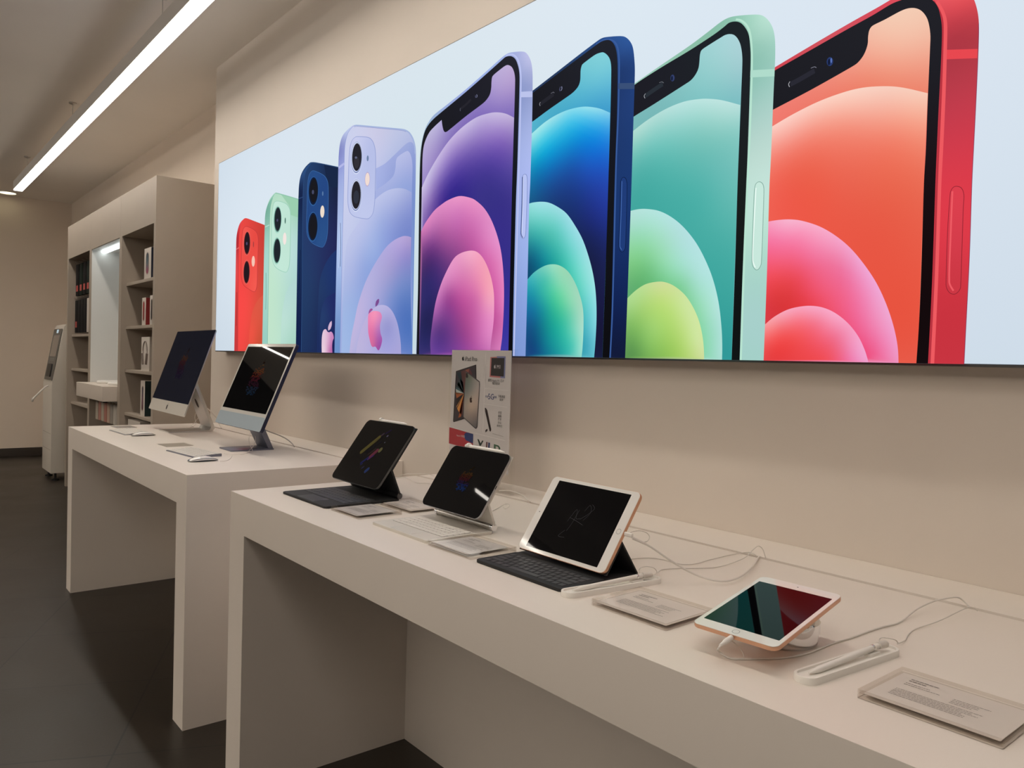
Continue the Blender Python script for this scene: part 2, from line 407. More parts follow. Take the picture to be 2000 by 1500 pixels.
# ------------------------------------------------------------------ data: print outlines on the light box (0.1 mm) and cable paths (m)
ART = [
 ('red phone printed from the back, smallest and leftmost in the row', [
  'S|-44630,13016c -44661,19304 -44562,19821 -44173,20301 -43564,20500 -43215,20502 -42694,20380 -40458,19787c -40179,13052c|-4374,2051,e84a44 -4399,1858,f04844 -4262,1591,f24c46 -4335,1335,f04a44 -4082,1923,cc4038 -4068,1644,d04c3c -4074,1459,d8503c -4099,1336,cc4a38',
  'S|-44630,13016c -44661,19304 -44562,19821 -44173,20301 -43528,20483 -43870,20298 -44199,19781 -44257,18871 -44047,13020c|-4444,2027,e84c50 -4450,1968,b83038 -4447,1915,b02c34 -4453,1863,d04044 -4448,1599,d84040 -4443,1335,c83a3c',
  'S|-42469,13033c -42333,14309 -41997,15253 -41287,15854 -40578,16100c -40526,13049c|-4201,1399,ec5444 -4111,1554,dc5844 -4083,1336,c85038',
  'L|-44621,18905 -44190,18963|1466,1445,530|e87070',
  'L|-44257,18871 -44172,15979 -44083,13020|543,542,198|b83838',
  'L|-44378,16449 -44324,15459 -44383,14537|546,547,198|8c2c30',
  'S|-43449,20009 -43103,20033 -42156,19778 -41563,19492 -41363,19097 -41387,17730 -41412,16671 -41723,16344 -42658,16552 -43454,16855 -43783,17396 -43765,19344 -43669,19853|-4335,1982,f05850 -4197,1935,e84c44 -4319,1684,ee4c46 -4182,1663,f45a50',
  'C|-43449,20009 -43103,20033 -42156,19778 -41563,19492 -41363,19097 -41387,17730 -41412,16671 -41723,16344 -42658,16552 -43454,16855 -43783,17396 -43765,19344 -43669,19853|703,709,260|c03c3c',
  'E|-42971,19089,536,682,-53|e8645c',
  'E|-42971,17487,537,683,-38|e8645c',
  'E|-42970,19089,467,631,-47|802828',
  'E|-42953,17486,467,631,-33|802828',
  'E|-42970,19102,398,586,-40|241a20',
  'E|-42952,17486,398,586,-28|241a20',
  'E|-43000,19073,121,90,-12|504868',
  'E|-41996,18010,234,291,-19|f6c4b4',
  'E|-42011,18925,67,165,-7|a04040',
 ]),
 ('pale green phone printed from the back, second in the row', [
  'S|-40495,13049c -40503,17661 -40475,20107 -40344,20578 -39980,21013 -39534,21220 -39163,21303 -38790,21229 -37484,20891 -36214,20548c -36122,13084c|-3922,2103,b4dcc4 -3817,2041,bce0cc -3663,2031,a0d0b4 -3871,1693,c0e4d0 -3856,1396,bfe3cd -3681,1852,b8dcd8 -3669,1622,b0d8d0 -3671,1394,b0dcd0',
  'S|-37225,19924c -36193,19635c -36213,20537c -37484,20891c -38493,21144c -37459,20427 -37221,20107|-3717,2027,9cceb0 -3635,2005,8fc4a4',
  'S|-38070,13068c -38018,14832 -37647,15928 -37112,16420 -36315,16827c -36229,13083c|-3772,1453,bce0d4 -3669,1622,b4d8d4 -3654,1337,a8d4c4',
  'S|-40495,13049c -40479,20168 -40272,20690 -39753,21072 -39162,21285 -39526,21069 -39736,20738 -39818,20267 -39833,18819 -39775,13055c|-3968,2109,88c0ac -4011,2055,74ac98 -4023,1996,88bcaa -4025,1886,a0d0c4 -4017,1581,a4d4c8 -4012,1336,98ccc0',
  'L|-40437,19687 -39790,19733|1419,1385,553|b8dccc',
  'L|-39495,21065 -39736,20738 -39818,20267 -39833,18819 -39775,13055|456,463,181|78b09c',
  'L|-40184,17258 -40123,16413 -40112,15314|469,469,184|5c9484',
  'L|-39162,21279 -38788,21205 -37482,20868 -36212,20526|1051,936,420|90c4ac',
  'S|-39213,20834 -38768,20813 -38035,20634 -37528,20407 -37232,20051 -37170,19126 -37165,17977 -37233,17407 -37498,17127 -37852,17135 -38735,17376 -39227,17682 -39449,18180 -39527,19089 -39545,19992 -39428,20636|-3891,2068,c4e8d8 -3768,1918,c0e4d4 -3845,1750,c4e8d8',
  'C|-39213,20834 -38768,20813 -38035,20634 -37528,20407 -37232,20051 -37170,19126 -37165,17977 -37233,17407 -37498,17127 -37852,17135 -38735,17376 -39227,17682 -39449,18180 -39527,19089 -39545,19992 -39428,20636|602,607,240|98ccb8',
  'E|-38812,19878,534,703,-65|a8d8c8',
  'E|-38817,18284,534,703,-49|a8d8c8',
  'E|-38782,19886,459,637,-56|4c7068',
  'E|-38786,18287,459,638,-42|4c7068',
  'E|-38752,19894,399,583,-49|20262c',
  'E|-38756,18284,400,584,-37|20262c',
  'E|-38805,19842,104,71,-13|4c4868',
  'E|-37841,18805,214,304,-22|f4e6e0',
  'E|-37816,19703,71,158,-9|4c7468',
 ]),
 ('navy blue phone printed from the back, third in the row', [
  'S|-36214,12931c -36256,16798 -36298,20652 -36266,21242 -36086,21675 -35715,21940 -35194,22096 -34749,22081 -33803,21849 -32082,21386c -32030,17731c -32015,12977c|-3511,2197,26406a -3337,2154,1e3054 -3225,2080,1a2440 -3521,1803,263b68 -3451,1604,243963 -3253,1839,242a58 -3483,1347,20335c -3240,1593,202450 -3228,1347,1a1e48',
  'S|-33268,20928c -33050,20677 -32035,20459c -32081,21373c -33589,21773c|-3267,2117,1a2846 -3224,2061,161e38',
  'S|-33892,12957c -33884,15054 -33741,16440 -33282,17099 -32686,17515 -32069,17735c -31923,12978c|-3365,1599,243a66 -3243,1654,20346a -3231,1408,1c2858',
  'S|-33635,12959c -33638,14415 -33400,15290 -32932,15644 -32065,15817c -31923,12978c|-3330,1472,263c6a -3237,1531,222c64 -3228,1347,1c2458',
  'S|-36214,12931c -36298,20652 -36154,21488 -35636,21894 -34970,22082 -35436,21840 -35691,21479 -35774,20707 -35663,16759 -35589,12938c|-3541,2195,2a4a7c -3593,2165,35588c -3610,2108,142040 -3612,2076,1c2c54 -3613,1944,1c3058 -3603,1612,182850 -3597,1347,12204a',
  'L|-34940,22063 -35436,21840 -35691,21479 -35774,20707 -35663,16759 -35589,12938|448,463,195|305080',
  'L|-36263,20580 -35768,20588|1261,1236,533|2c4470',
  'L|-35946,18065 -35959,17109 -36002,16119|468,469,199|0c1838',
  'L|-35120,22108 -34748,22061 -33802,21830 -32081,21367|752,660,325|34507c',
  'S|-34875,21667 -34507,21617 -33563,21256 -33171,20913 -33065,20432 -33045,19500 -33053,18572 -33199,18183 -33536,17960 -34628,18263 -35169,18674 -35301,19209 -35288,20116 -35286,20959 -35163,21490|-3450,2141,284d86 -3360,2070,264782 -3391,1841,2a5088 -3494,1865,244680',
  'C|-34875,21667 -34507,21617 -33563,21256 -33171,20913 -33065,20432 -33045,19500 -33053,18572 -33199,18183 -33536,17960 -34628,18263 -35169,18674 -35301,19209 -35288,20116 -35286,20959 -35163,21490|446,452,194|3c68a4',
  'E|-34641,20693,560,683,-84|3464a0',
  'E|-34615,19025,560,696,-65|3464a0',
  'E|-34626,20703,516,651,-78|14203c',
  'E|-34599,19029,516,657,-60|14203c',
  'E|-34595,20712,412,567,-62|1a1a20',
  'E|-34568,19026,412,580,-48|1a1a20',
  'E|-34662,20658,118,103,-18|484c68',
  'E|-33620,19606,212,278,-28|ecdccc',
  'E|-33619,20433,71,107,-10|5878a4',
  'S|-32745,14105c -32754,14273 -32600,14468 -32415,14544c -32406,14359 -32531,14177|-3259,1433,d4b4d0',
  'S|-33324,12963c -33378,13466 -33356,13875 -33229,14118 -32996,14177 -32825,14069 -32646,14030 -32444,14058 -32265,13958 -32175,13773 -32275,13638 -32317,13405 -32255,12975c|-3319,1397,e4c8dc -3315,1315,ead0e0 -3270,1378,d8a8cc -3233,1390,c888bc -3237,1316,b868a4',
 ]),
 ('lilac phone printed from the back with an apple mark, fourth in the row', [
  'S|-32058,13029c -32063,16289 -32072,18843 -32106,21393 -32079,22113 -32015,22390 -31796,22689 -31421,22844 -30974,22945 -30678,22941 -30456,22893 -28351,22351 -26745,21936 -26437,21826 -26131,21642 -25882,21372 -25741,21095 -25679,20771 -25654,19646 -25636,17457 -25603,14948 -25573,13094c|-3045,2271,ccd0ec -2834,2213,c8c8e4 -2704,2173,bcc4e4 -2830,2140,c4c8e8 -3138,2055,ccd0ec -3116,1766,c0c8ea -2594,2126,b0b8e0 -2573,1934,7c94cc -2562,1589,5c84c4 -2941,1612,a8b8e4 -3108,1444,a0b0e0',
  'S|-28739,20739c -28014,20812 -27258,21034 -26531,21264 -26174,21311 -25903,21189 -25751,20816 -25682,19026 -25662,14951 -25631,13093c -27898,13070c -28692,19790c|-2826,2039,a4b0e2 -2762,2061,9ca8dc -2641,2122,a0acdc -2579,2060,8c9cd4 -2574,1841,7890cc',
  'S|-28694,19824 -27973,19980 -27343,20189 -27181,20470 -27151,20756 -27033,20896 -26458,20996 -26216,20957 -26009,20707 -25908,20313 -25904,19371 -25824,17477 -25661,13093c -28566,13064c -28880,19481|-2639,2087,b4bce4 -2698,2050,b0b8e4 -2758,1989,a4b0e0 -2635,1991,98a8dc -2613,2035,a8b0e0',
  'S|-31391,13036c -31329,16424 -31200,17668 -30960,18143 -30032,18706 -29212,19255 -28611,19510 -27958,19663 -27445,19694 -26880,19647 -26387,19533 -25914,19335c -25824,17477 -25673,13093c|-3094,1782,bcc4e8 -2953,1854,b8c0e8 -2847,1936,bac2e8 -2688,1958,b4bce4 -2632,1937,a4aedc -2816,1838,9cacdf -2626,1816,7c8ccc -2599,1875,8c98d4 -2749,1797,8c9cd8 -2878,1744,9cb0e2 -3051,1655,a8b4e2 -2944,1682,94a8de -3079,1479,9cb4e2 -3110,1336,a0b8e4',
  'S|-30668,13045c -30519,13798 -30259,14500 -30000,15158 -29537,15900 -29073,16420 -28485,16917 -27782,17388 -27155,17621 -26541,17712 -26178,17686 -25866,17608c -25820,15785 -25573,13095c|-3057,1323,bcb4dc -3005,1463,c0b4de -2906,1625,b4b0de -2777,1722,b0a8dc -2647,1755,b4a4d8 -2599,1750,ac9cd0 -2620,1692,948ccc -2741,1637,a09cd0 -2616,1612,7c8cc8 -2640,1486,5878be -2588,1389,5074bc -2705,1553,7c90cc -2866,1494,a8a8da -2998,1323,b0b0dc -2614,1326,6480c4',
  'S|-30077,13050c -29922,13584 -29661,14104 -29327,14512 -29060,14745 -28659,14971 -28261,15074 -27865,15082 -27472,14994 -27079,14751 -26748,14353 -26541,13898 -26429,13479 -26391,13087c|-2998,1323,bcb4dc -2898,1461,bcb0dc -2786,1501,b8b4e0 -2720,1469,aca8da -2744,1424,9898d0 -2666,1390,a4a4d8 -2728,1358,a0a0d8 -2857,1324,b0acdc -2663,1325,a8a4d8',
  'S|-28479,15025c -28498,15133 -28437,15266 -28307,15334 -28207,15340c -28214,15206 -28328,15093|-2834,1530,7c4c90 -2840,1510,b868a8',
  'S|-29059,14721c -29024,14864 -28918,14952 -28796,14972 -28691,14921c -28891,14826|-2893,1488,9c5498',
  'S|-29059,14728 -28857,14824 -28654,14862 -28249,14835 -28047,14765 -27940,14612 -27998,14447 -28074,14248 -28020,13947 -27876,13695 -27949,13445 -28073,13278 -28171,13237 -28274,13294 -28413,13388 -28649,13377 -28791,13479 -28904,13684 -29037,13992 -29079,14438|-2852,1480,f494b8 -2898,1461,ec88b4 -2804,1465,dc84b8 -2863,1433,e884b0 -2815,1408,b874b8 -2874,1392,dc70a4 -2799,1365,a458a8 -2859,1351,cc689c -2817,1331,a050a0',
  'S|-32058,13029c -32072,18843 -32096,21826 -31977,22419 -31720,22710 -31345,22846 -30640,22926 -30911,22879 -31262,22704 -31472,22355 -31543,21940 -31534,20217 -31544,18421 -31523,13034c|-3105,2291,b8c4e8 -3157,2273,ccd8f4 -3171,2247,8c94cc -3185,2221,7c80bc -3187,2189,8890cc -3185,2149,98a0dc -3187,2099,9ca8dc -3187,1954,a8b8e4 -3180,1809,b0c4ec -3186,1628,9cb4e2 -3185,1446,7898cc -3187,1318,6c90c8',
  'L|-30640,22919 -30911,22879 -31262,22704 -31472,22355 -31543,21940 -31534,20217 -31544,18421 -31523,13034|371,389,177|8c98d0',
  'L|-30713,22907 -30455,22872 -28350,22331 -26744,21916 -26437,21807 -26160,21642 -25912,21372 -25781,21087 -25726,20780|1042,820,496|a4b4dc',
  'L|-30711,22864 -30453,22830 -28348,22291 -26743,21878 -26434,21762|298,243,142|8c94c8',
  'L|-32072,21343 -31533,21436|2376,2320,1098|b4b8e8',
  'L|-31776,18863 -31688,17895 -31687,16929|392,391,182|3c4c80',
  'L|-31822,18850 -31772,17867 -31832,16875|235,236,109|d4e0f8',
  'S|-30578,22405 -30358,22385 -29495,22185 -29141,22012 -28888,21708 -28766,21281 -28734,20637 -28743,20134 -28744,19461 -28855,18970 -29121,18794 -29397,18781 -30409,18997 -30864,19232 -31069,19579 -31126,19978 -31110,20864 -31093,21571 -31008,22122 -30832,22334|-3043,2229,c8ccee -3072,2080,c0c8ec -2933,2159,b8c0e8 -2924,1987,bcc4ea -2955,1896,c0c8ec',
  'C|-30577,22391 -30357,22371 -29495,22171 -29141,21998 -28887,21695 -28765,21268 -28733,20624 -28742,20121 -28743,19448 -28855,18957 -29119,18767 -29396,18746 -30407,18962 -30862,19196 -31067,19543 -31124,19942 -31108,20828 -31092,21557 -31007,22107 -30831,22320|518,524,248|98a4d4',
  'E|-30415,21488,536,705,-98|d4dcf4',
  'E|-30386,19876,536,705,-79|d4dcf4',
  'E|-30415,21502,500,669,-92|6474ac',
  'E|-30385,19883,500,669,-73|6474ac',
  'E|-30415,21516,470,641,-86|ccd4f0',
  'E|-30385,19897,470,641,-69|ccd4f0',
  'E|-30377,21503,425,591,-78|26252c',
  'E|-30362,19887,418,592,-61|26252c',
  'E|-30377,21266,249,246,-44|343238',
  'E|-30340,19793,249,282,-36|303440',
  'E|-30445,21495,103,49,-19|606480',
  'E|-29395,20401,217,303,-35|b8a8cc',
  'E|-29394,20401,189,269,-31|f0dcd4',
  'E|-29409,21274,84,120,-15|6c80a4',
 ]),
 ('large red phone printed from the front, rightmost in the row', [
  'S|-10441,19826c -10284,19874 -9412,20105 -8575,20316 -7924,20465 -7650,20537 -7360,20610 -7073,20596 -6724,20510 -6429,20394 -6249,20262 -6123,20057 -6038,19799 -5994,19510 -5981,19047 -5979,18128 -5984,17207 -5987,16514 -5973,15120 -5980,13722 -5984,13043c -10311,13002c|-1000,1990,d04854 -857,2026,d45460 -780,2045,d84858 -649,2032,f06468 -637,1995,e84c54 -636,1979,cc404c -635,1962,b43c46 -630,1937,a83844 -629,1916,b03844 -628,1885,b43c48 -629,1820,c03c4c -628,1773,c83c4c -630,1727,d23c4c -632,1657,dc3c4a -629,1538,dc3a48 -632,1444,cc3440 -631,1325,c83440',
  'S|-6557,19190c -5996,19045c -5995,18872c -6561,19009c -6634,18999c -6641,19167c|-629,1904,e84850 -660,1908,f06068',
  'L|-6779,20184 -6655,19929 -6596,19698 -6579,19173 -6568,18270 -6569,17320 -6574,16606 -6556,14691 -6563,13030|694,688,724|ee5a60',
  'L|-6837,20215 -6705,19946 -6646,19713 -6629,19187 -6621,18283 -6624,17331 -6622,16614 -6606,14694 -6616,13029|372,369,387|b83440',
  'S|-10438,19741c -10281,19798 -9408,20010 -8571,20211 -8047,20328 -7671,20432 -7425,20449 -7233,20457 -7042,20392 -6874,20263 -6752,20080 -6685,19844 -6652,19597 -6644,19120 -6650,18171 -6651,17097 -6649,16618 -6632,14695 -6643,13028c -10311,13002c|-998,1937,1e1e24 -706,2033,222228 -675,1831,1e1c22 -679,1664,1a1014 -681,1422,140a0c',
  'S|-10400,18860c -10290,18900 -9370,19121 -8481,19367 -8323,19428 -8197,19559 -8126,19743 -8120,19920 -8099,20040 -8037,20110 -7784,20157 -7465,20228 -7296,20229 -7150,20174 -7028,20062 -6927,19873 -6869,19591 -6862,19302 -6863,18341 -6858,17376 -6868,16653 -6849,15195 -6846,13977 -6866,13048c -10314,13060c|-729,2004,f4c8b0 -778,1994,f4c4ac -727,1954,f4bca4 -775,1943,f4ac94 -713,1901,f09c84 -711,1864,ee8870 -853,1916,f08c78 -936,1900,ee8070 -996,1889,f07c70 -812,1903,ee8870',
  'S|-10448,18468c -10296,18520 -9799,18676 -9212,18813 -8651,18877 -8194,18872 -7727,18785 -7351,18661 -6867,18431c -6868,16774 -6846,13977 -6866,13048c -10314,13060c|-773,1874,f8ccbc -698,1837,f8c8b4 -879,1880,fcd0c0 -965,1866,fcccc0 -1025,1843,fcc8bc -810,1849,f8bcaa -709,1810,f8b098 -905,1844,f8ac9a -745,1804,f6a08a -1009,1817,f8a498 -848,1808,f48c78 -1016,1779,f48070 -933,1807,f48674 -874,1769,f07864 -743,1761,f2806a -959,1736,ec6450 -765,1703,ec6c54 -704,1692,ec7058 -898,1672,ec5c48 -987,1685,ee5c4c -787,1605,e85a46 -721,1523,e85844 -704,1398,e85440 -713,1324,e85846 -843,1690,ea6450',
  'S|-10388,16309c -10308,16328 -10039,16332 -9759,16309 -9455,16239 -9038,16067 -8661,15825 -8320,15528 -8013,15165 -7737,14762 -7516,14321 -7347,13864 -7244,13439 -7207,13040c -10314,13059c|-976,1623,f8b0cc -895,1595,f8a8c8 -1019,1619,f898bc -1015,1593,f67ca8 -959,1592,f888b0 -851,1563,f4a0c8 -997,1546,f46484 -921,1540,f27098 -864,1535,f080a8 -815,1520,f0a0cc -835,1506,ee7aa8 -1017,1502,f04c58 -949,1498,ec4c5c -978,1461,de3c40 -1020,1420,d83840 -918,1471,ee5068 -876,1482,f06488 -834,1467,f06c98 -789,1477,f09ccc -799,1452,f084b4 -860,1428,f05878 -805,1414,f070a0 -762,1438,f0a4d0 -917,1431,e8404c -790,1375,f06c9c -752,1387,f098c4 -775,1328,ee5888 -731,1361,f09ccc -729,1316,ee90bc -750,1324,f078a8',
  'S|-10334,13919c -10287,13953 -10070,14113 -9764,14258 -9463,14322 -9167,14333 -8877,14282 -8590,14152 -8307,13934 -8082,13670 -7939,13411 -7851,13181 -7819,13027c -10314,13059c|-917,1429,f8a4c0 -859,1407,f8a4c4 -976,1419,f8a0b4 -1019,1395,f8989c -945,1404,f87c8c -990,1383,f46c70 -901,1395,f47890 -885,1370,f46c84 -1005,1360,f45858 -943,1363,f25458 -857,1362,f07090 -830,1380,f498bc -1016,1326,e84444 -957,1321,ea4446 -898,1335,f0505c -855,1328,f06078 -829,1344,f084ac -808,1354,f4a0c8 -883,1306,f04c54 -796,1323,f0a0cc -827,1312,f070a0',
  'L|-9883,19373 -9679,19417 -9299,19521|1299,1234,1174|2a2a34',
  'L|-9895,19437 -9924,19384 -9899,19317|124,124,112|c8c8d0',
  'L|-9390,19600 -9303,19608 -9261,19575|118,117,109|8c8c9c',
  'E|-8947,19623,74,96,-20|2a3c70',
  'E|-8966,19618,29,70,-8|141c38',
  'E|-8916,19636,20,54,-6|5a74b8',
  'S|-6364,16408 -6323,16492 -6258,16510 -6168,16461 -6119,16325 -6120,16068 -6112,15366 -6106,14569 -6142,14489 -6205,14445 -6295,14473 -6360,14584 -6372,14727 -6383,15630|-624,1632,dc404e -622,1538,d43c4a -626,1467,cc3844',
  'C|-6364,16408 -6323,16492 -6258,16510 -6168,16461 -6119,16325 -6120,16068 -6112,15366 -6106,14569 -6142,14489 -6205,14445 -6295,14473 -6360,14584 -6372,14727 -6383,15630|112,112,119|8c2430',
  'L|-6327,16426 -6325,15624 -6312,14676 -6230,14510|311,309,332|ee5c64',
  'L|-5994,19510 -5981,19047 -5979,18128 -5984,17207 -5987,16514 -5973,15120 -5980,13722 -5984,13043|107,108,116|8c3858',
 ]),
 ('mint green phone printed from the front, second from the right', [
  'S|-14924,20497c -14580,20596 -13716,20829 -12755,21080 -12178,21265 -11864,21373 -11624,21413 -11352,21377 -10855,21246 -10660,21156 -10495,20985 -10377,20770 -10314,20505 -10290,20088 -10298,19270 -10302,17899 -10313,17075 -10293,15138 -10294,12970c -14591,12943c|-1392,2082,98c8b4 -1239,2123,8cc0a8 -1152,2138,90c4b0 -1102,2125,9cd0bc -1068,2100,bce4d4 -1074,2085,b4dccc -1067,2061,9cccbc -1066,2039,8cc0b0 -1064,2005,90c4b4 -1063,1963,98c8bc -1065,1880,acd0c8 -1062,1796,bcdad0 -1058,1712,c4e4da -1060,1600,b8e0d0 -1059,1516,a8d4c8 -1064,1404,a8d0cc -1061,1319,a4d0c8',
  'L|-11399,21307 -11246,21230 -11090,21068 -10986,20845 -10924,20462 -10900,19979 -10891,18854 -10897,18011 -10907,17166 -10914,15182 -10907,12957|511,497,434|b8e4d0',
  'S|-10945,19969c -10291,19824c -10290,19657c -10945,19800c|-1063,1982,b0dccc',
  'S|-14919,20371c -14579,20557 -13713,20766 -12750,20958 -12030,21132 -11754,21222 -11585,21285 -11397,21255 -11243,21164 -11104,20993 -11013,20797 -10960,20473 -10943,20215 -10935,19427 -10930,18017 -10936,17170 -10947,15184 -10940,12957c -14591,12943c|-1431,2025,1e1e26 -1134,2115,1e2428 -1107,1946,1e2226 -1104,1719,1a1e1e -1105,1433,101414',
  'S|-14589,12911c -14885,19594c -14584,19690 -13877,19864 -12865,20128 -12679,20186 -12536,20298 -12450,20455 -12426,20746 -12394,20841 -12305,20884 -11848,20990 -11676,21020 -11521,20990 -11399,20913 -11292,20767 -11218,20575 -11172,20279 -11171,19484 -11174,18632 -11179,17350 -11166,15487 -11165,12952c|-1167,2082,a8d4d8 -1182,2037,9cd0d0 -1130,2009,a0ccd0 -1234,1992,88c8c8 -1407,1962,78b8b8 -1327,1975,7cbcbc -1134,1947,80c0c4',
  'S|-14867,19207c -14575,19309 -14067,19496 -13464,19643 -12884,19692 -12397,19642 -12105,19578 -11712,19449 -11182,19209c -11179,17350 -11165,12952c -14591,12943c|-1210,1952,bce4e0 -1326,1957,b4e0dc -1427,1935,b0dcd4 -1132,1918,b8e0dc -1231,1932,a8dcd4 -1159,1901,a4d8d0 -1365,1931,9cd4cc -1460,1909,a4d8cc -1229,1893,8cccc4 -1157,1857,84c8c0 -1384,1894,80ccc4 -1445,1868,70c0b8 -1402,1844,60b8b0 -1263,1818,64bab2 -1154,1784,70beb8 -1130,1866,8cccc4 -1378,1760,48aca4 -1440,1754,44a8a0 -1221,1707,4cb0a8 -1150,1697,60b8b0 -1145,1580,48aca4 -1256,1666,48aca4 -1132,1434,3aa29c -1134,1318,309898',
  'S|-14775,17116c -14579,17133 -14300,17141 -14004,17108 -13589,17003 -13182,16801 -12783,16507 -12390,16100 -12079,15652 -11806,15127 -11604,14529 -11490,13911 -11445,13414 -11438,12946c -14591,12944c|-1400,1705,b4e4dc -1334,1682,b4e4e0 -1451,1693,b0e0d4 -1436,1663,a0dcc4 -1270,1631,b4e0e0 -1353,1647,a8e0cc -1413,1621,90d8a8 -1331,1604,a0dcc0 -1272,1586,ace0d8 -1215,1557,b4e4e0 -1441,1575,80cc88 -1389,1546,70c080 -1349,1568,90d8a8 -1289,1538,98dcbc -1232,1528,ace0d8 -1446,1494,60ac70 -1268,1500,84d0a0 -1230,1483,9cdcc0 -1183,1495,b0e4dc -1210,1437,98dcb8 -1232,1438,88d4a4 -1163,1435,b4e4dc -1172,1391,a0dcc8 -1176,1332,94d8bc -1152,1333,acdfd4 -1191,1347,8cd8b0',
  'S|-14668,14691c -14583,14752 -14289,14950 -13957,15092 -13588,15134 -13306,15110 -12986,14989 -12630,14740 -12354,14409 -12154,14042 -12027,13622 -11974,13233 -11968,12935c -14591,12944c|-1346,1506,ccdc98 -1294,1489,cce098 -1408,1495,b8dc90 -1449,1468,acd88c -1345,1464,bcdc7c -1405,1444,a4d074 -1266,1454,cce49c -1303,1425,b8dc78 -1438,1403,84bc64 -1362,1395,a0d070 -1245,1414,cce49c -1263,1378,bcdc80 -1434,1321,5c9450 -1380,1347,84bc60 -1319,1347,98c860 -1272,1332,a8d068 -1225,1362,cce49c -1208,1317,ccdc98 -1234,1317,bcd880 -1338,1306,84b858',
  'L|-14188,20154 -13894,20241 -13594,20322|1607,1538,1225|2a3038',
  'L|-14182,20217 -14226,20164 -14193,20092|169,169,129|b0b4bc',
  'L|-13717,20385 -13624,20386 -13566,20340|163,162,127|70747c',
  'E|-13273,20394,67,87,-17|34406c',
  'E|-13292,20390,28,62,-7|141c30',
  'S|-10702,17079 -10677,17237 -10589,17285 -10492,17228 -10448,17096 -10441,16401 -10444,15372 -10502,15251 -10581,15229 -10672,15334 -10699,15505 -10707,16434|-1057,1684,c8e8dc -1057,1544,bce4d8',
  'C|-10702,17079 -10677,17237 -10589,17285 -10492,17228 -10448,17096 -10441,16401 -10444,15372 -10502,15251 -10581,15229 -10672,15334 -10699,15505 -10707,16434|129,130,113|6c9488',
  'L|-10660,17156 -10674,16430 -10679,15475 -10600,15286|226,225,197|f0fff8',
 ]),
 ('dark blue phone printed from the front, third from the right', [
  'S|-19206,21369c -18845,21455 -17810,21724 -16816,21985 -16158,22147 -15884,22197 -15611,22155 -15165,22040 -14967,21949 -14790,21776 -14675,21553 -14603,21156 -14580,20837 -14578,19831 -14571,18254 -14571,17306 -14579,15086 -14594,13011c -18824,13014c|-1781,2169,283c60 -1634,2207,2c4c80 -1561,2212,2c5090 -1507,2194,2c5088 -1498,2177,3460a8 -1498,2164,3058a0 -1497,2145,26447c -1496,2119,1e3464 -1494,2087,223c70 -1492,2045,24407a -1491,1927,1f3a70 -1487,1735,1b376f -1489,1575,162c60 -1483,1446,122250 -1486,1317,121a38',
  'L|-16109,22100 -15790,22120 -15517,22039 -15333,21888 -15226,21649 -15174,21249 -15152,19961 -15169,18679 -15156,17386 -15128,14468 -15160,13002|563,533,402|3a5c9c',
  'S|-15173,20743c -14578,20601c -14579,20435c -15175,20583c|-1493,2061,3a5078',
  'S|-19202,21287c -17806,21646 -16812,21893 -16154,22053 -15880,22104 -15607,22063 -15423,21918 -15297,21669 -15236,21266 -15196,19972 -15200,18684 -15200,17392 -15167,14469 -15196,13001c -18824,13014c|-1831,2104,1c1c22 -1588,2200,22242c -1534,2000,1a1c26 -1531,1741,14161c -1532,1349,0e0e12',
  'S|-18824,13014c -19162,20399c -18828,20472 -18025,20687 -17112,20905 -16918,20977 -16776,21077 -16710,21229 -16707,21499 -16665,21639 -16586,21685 -16142,21795 -15912,21796 -15773,21756 -15609,21612 -15512,21439 -15471,21201 -15450,20029 -15444,18404 -15455,17427 -15440,15791 -15453,13030c|-1609,2156,7cccd8 -1584,2117,74c8d8 -1620,2103,68c0d4 -1582,2067,58b4d4 -1676,2067,50b0d0 -1589,2033,44a0cc -1776,2063,4cacc8 -1855,2038,50b0cc -1904,2012,58b4cc',
  'S|-19141,19954c -18839,20101 -18274,20316 -17751,20431 -17242,20472 -16747,20444 -16360,20371 -15887,20211 -15461,19993c -15444,18404 -15440,15791 -15453,13030c -18824,13014c|-1636,2032,9ce0ec -1570,2005,8cd4ec -1775,2031,94dce8 -1870,2005,a0e4e8 -1708,2026,60ccec -1578,1984,40b4e8 -1722,1998,30bce4 -1799,1997,50c8e4 -1874,1977,74d4e0 -1648,1993,28b0e8 -1824,1960,20bce0 -1720,1957,1c9cd4 -1600,1956,1c94e0 -1867,1939,18acd0 -1770,1921,1488cc -1670,1930,187cd0 -1575,1918,187cdc -1620,1893,1c6ccc -1573,1872,1c60c8 -1859,1887,187cb4 -1794,1876,1a68b0 -1691,1872,1c54a8 -1618,1853,2054bc -1570,1812,2448ac -1856,1821,185c90 -1765,1815,1c4488 -1663,1793,1c3c88 -1573,1763,243c9c -1613,1735,203080 -1660,1707,1c2c68 -1565,1696,203084 -1609,1651,1a2456 -1561,1613,1c2458 -1565,1482,1a1c44 -1550,1349,181838',
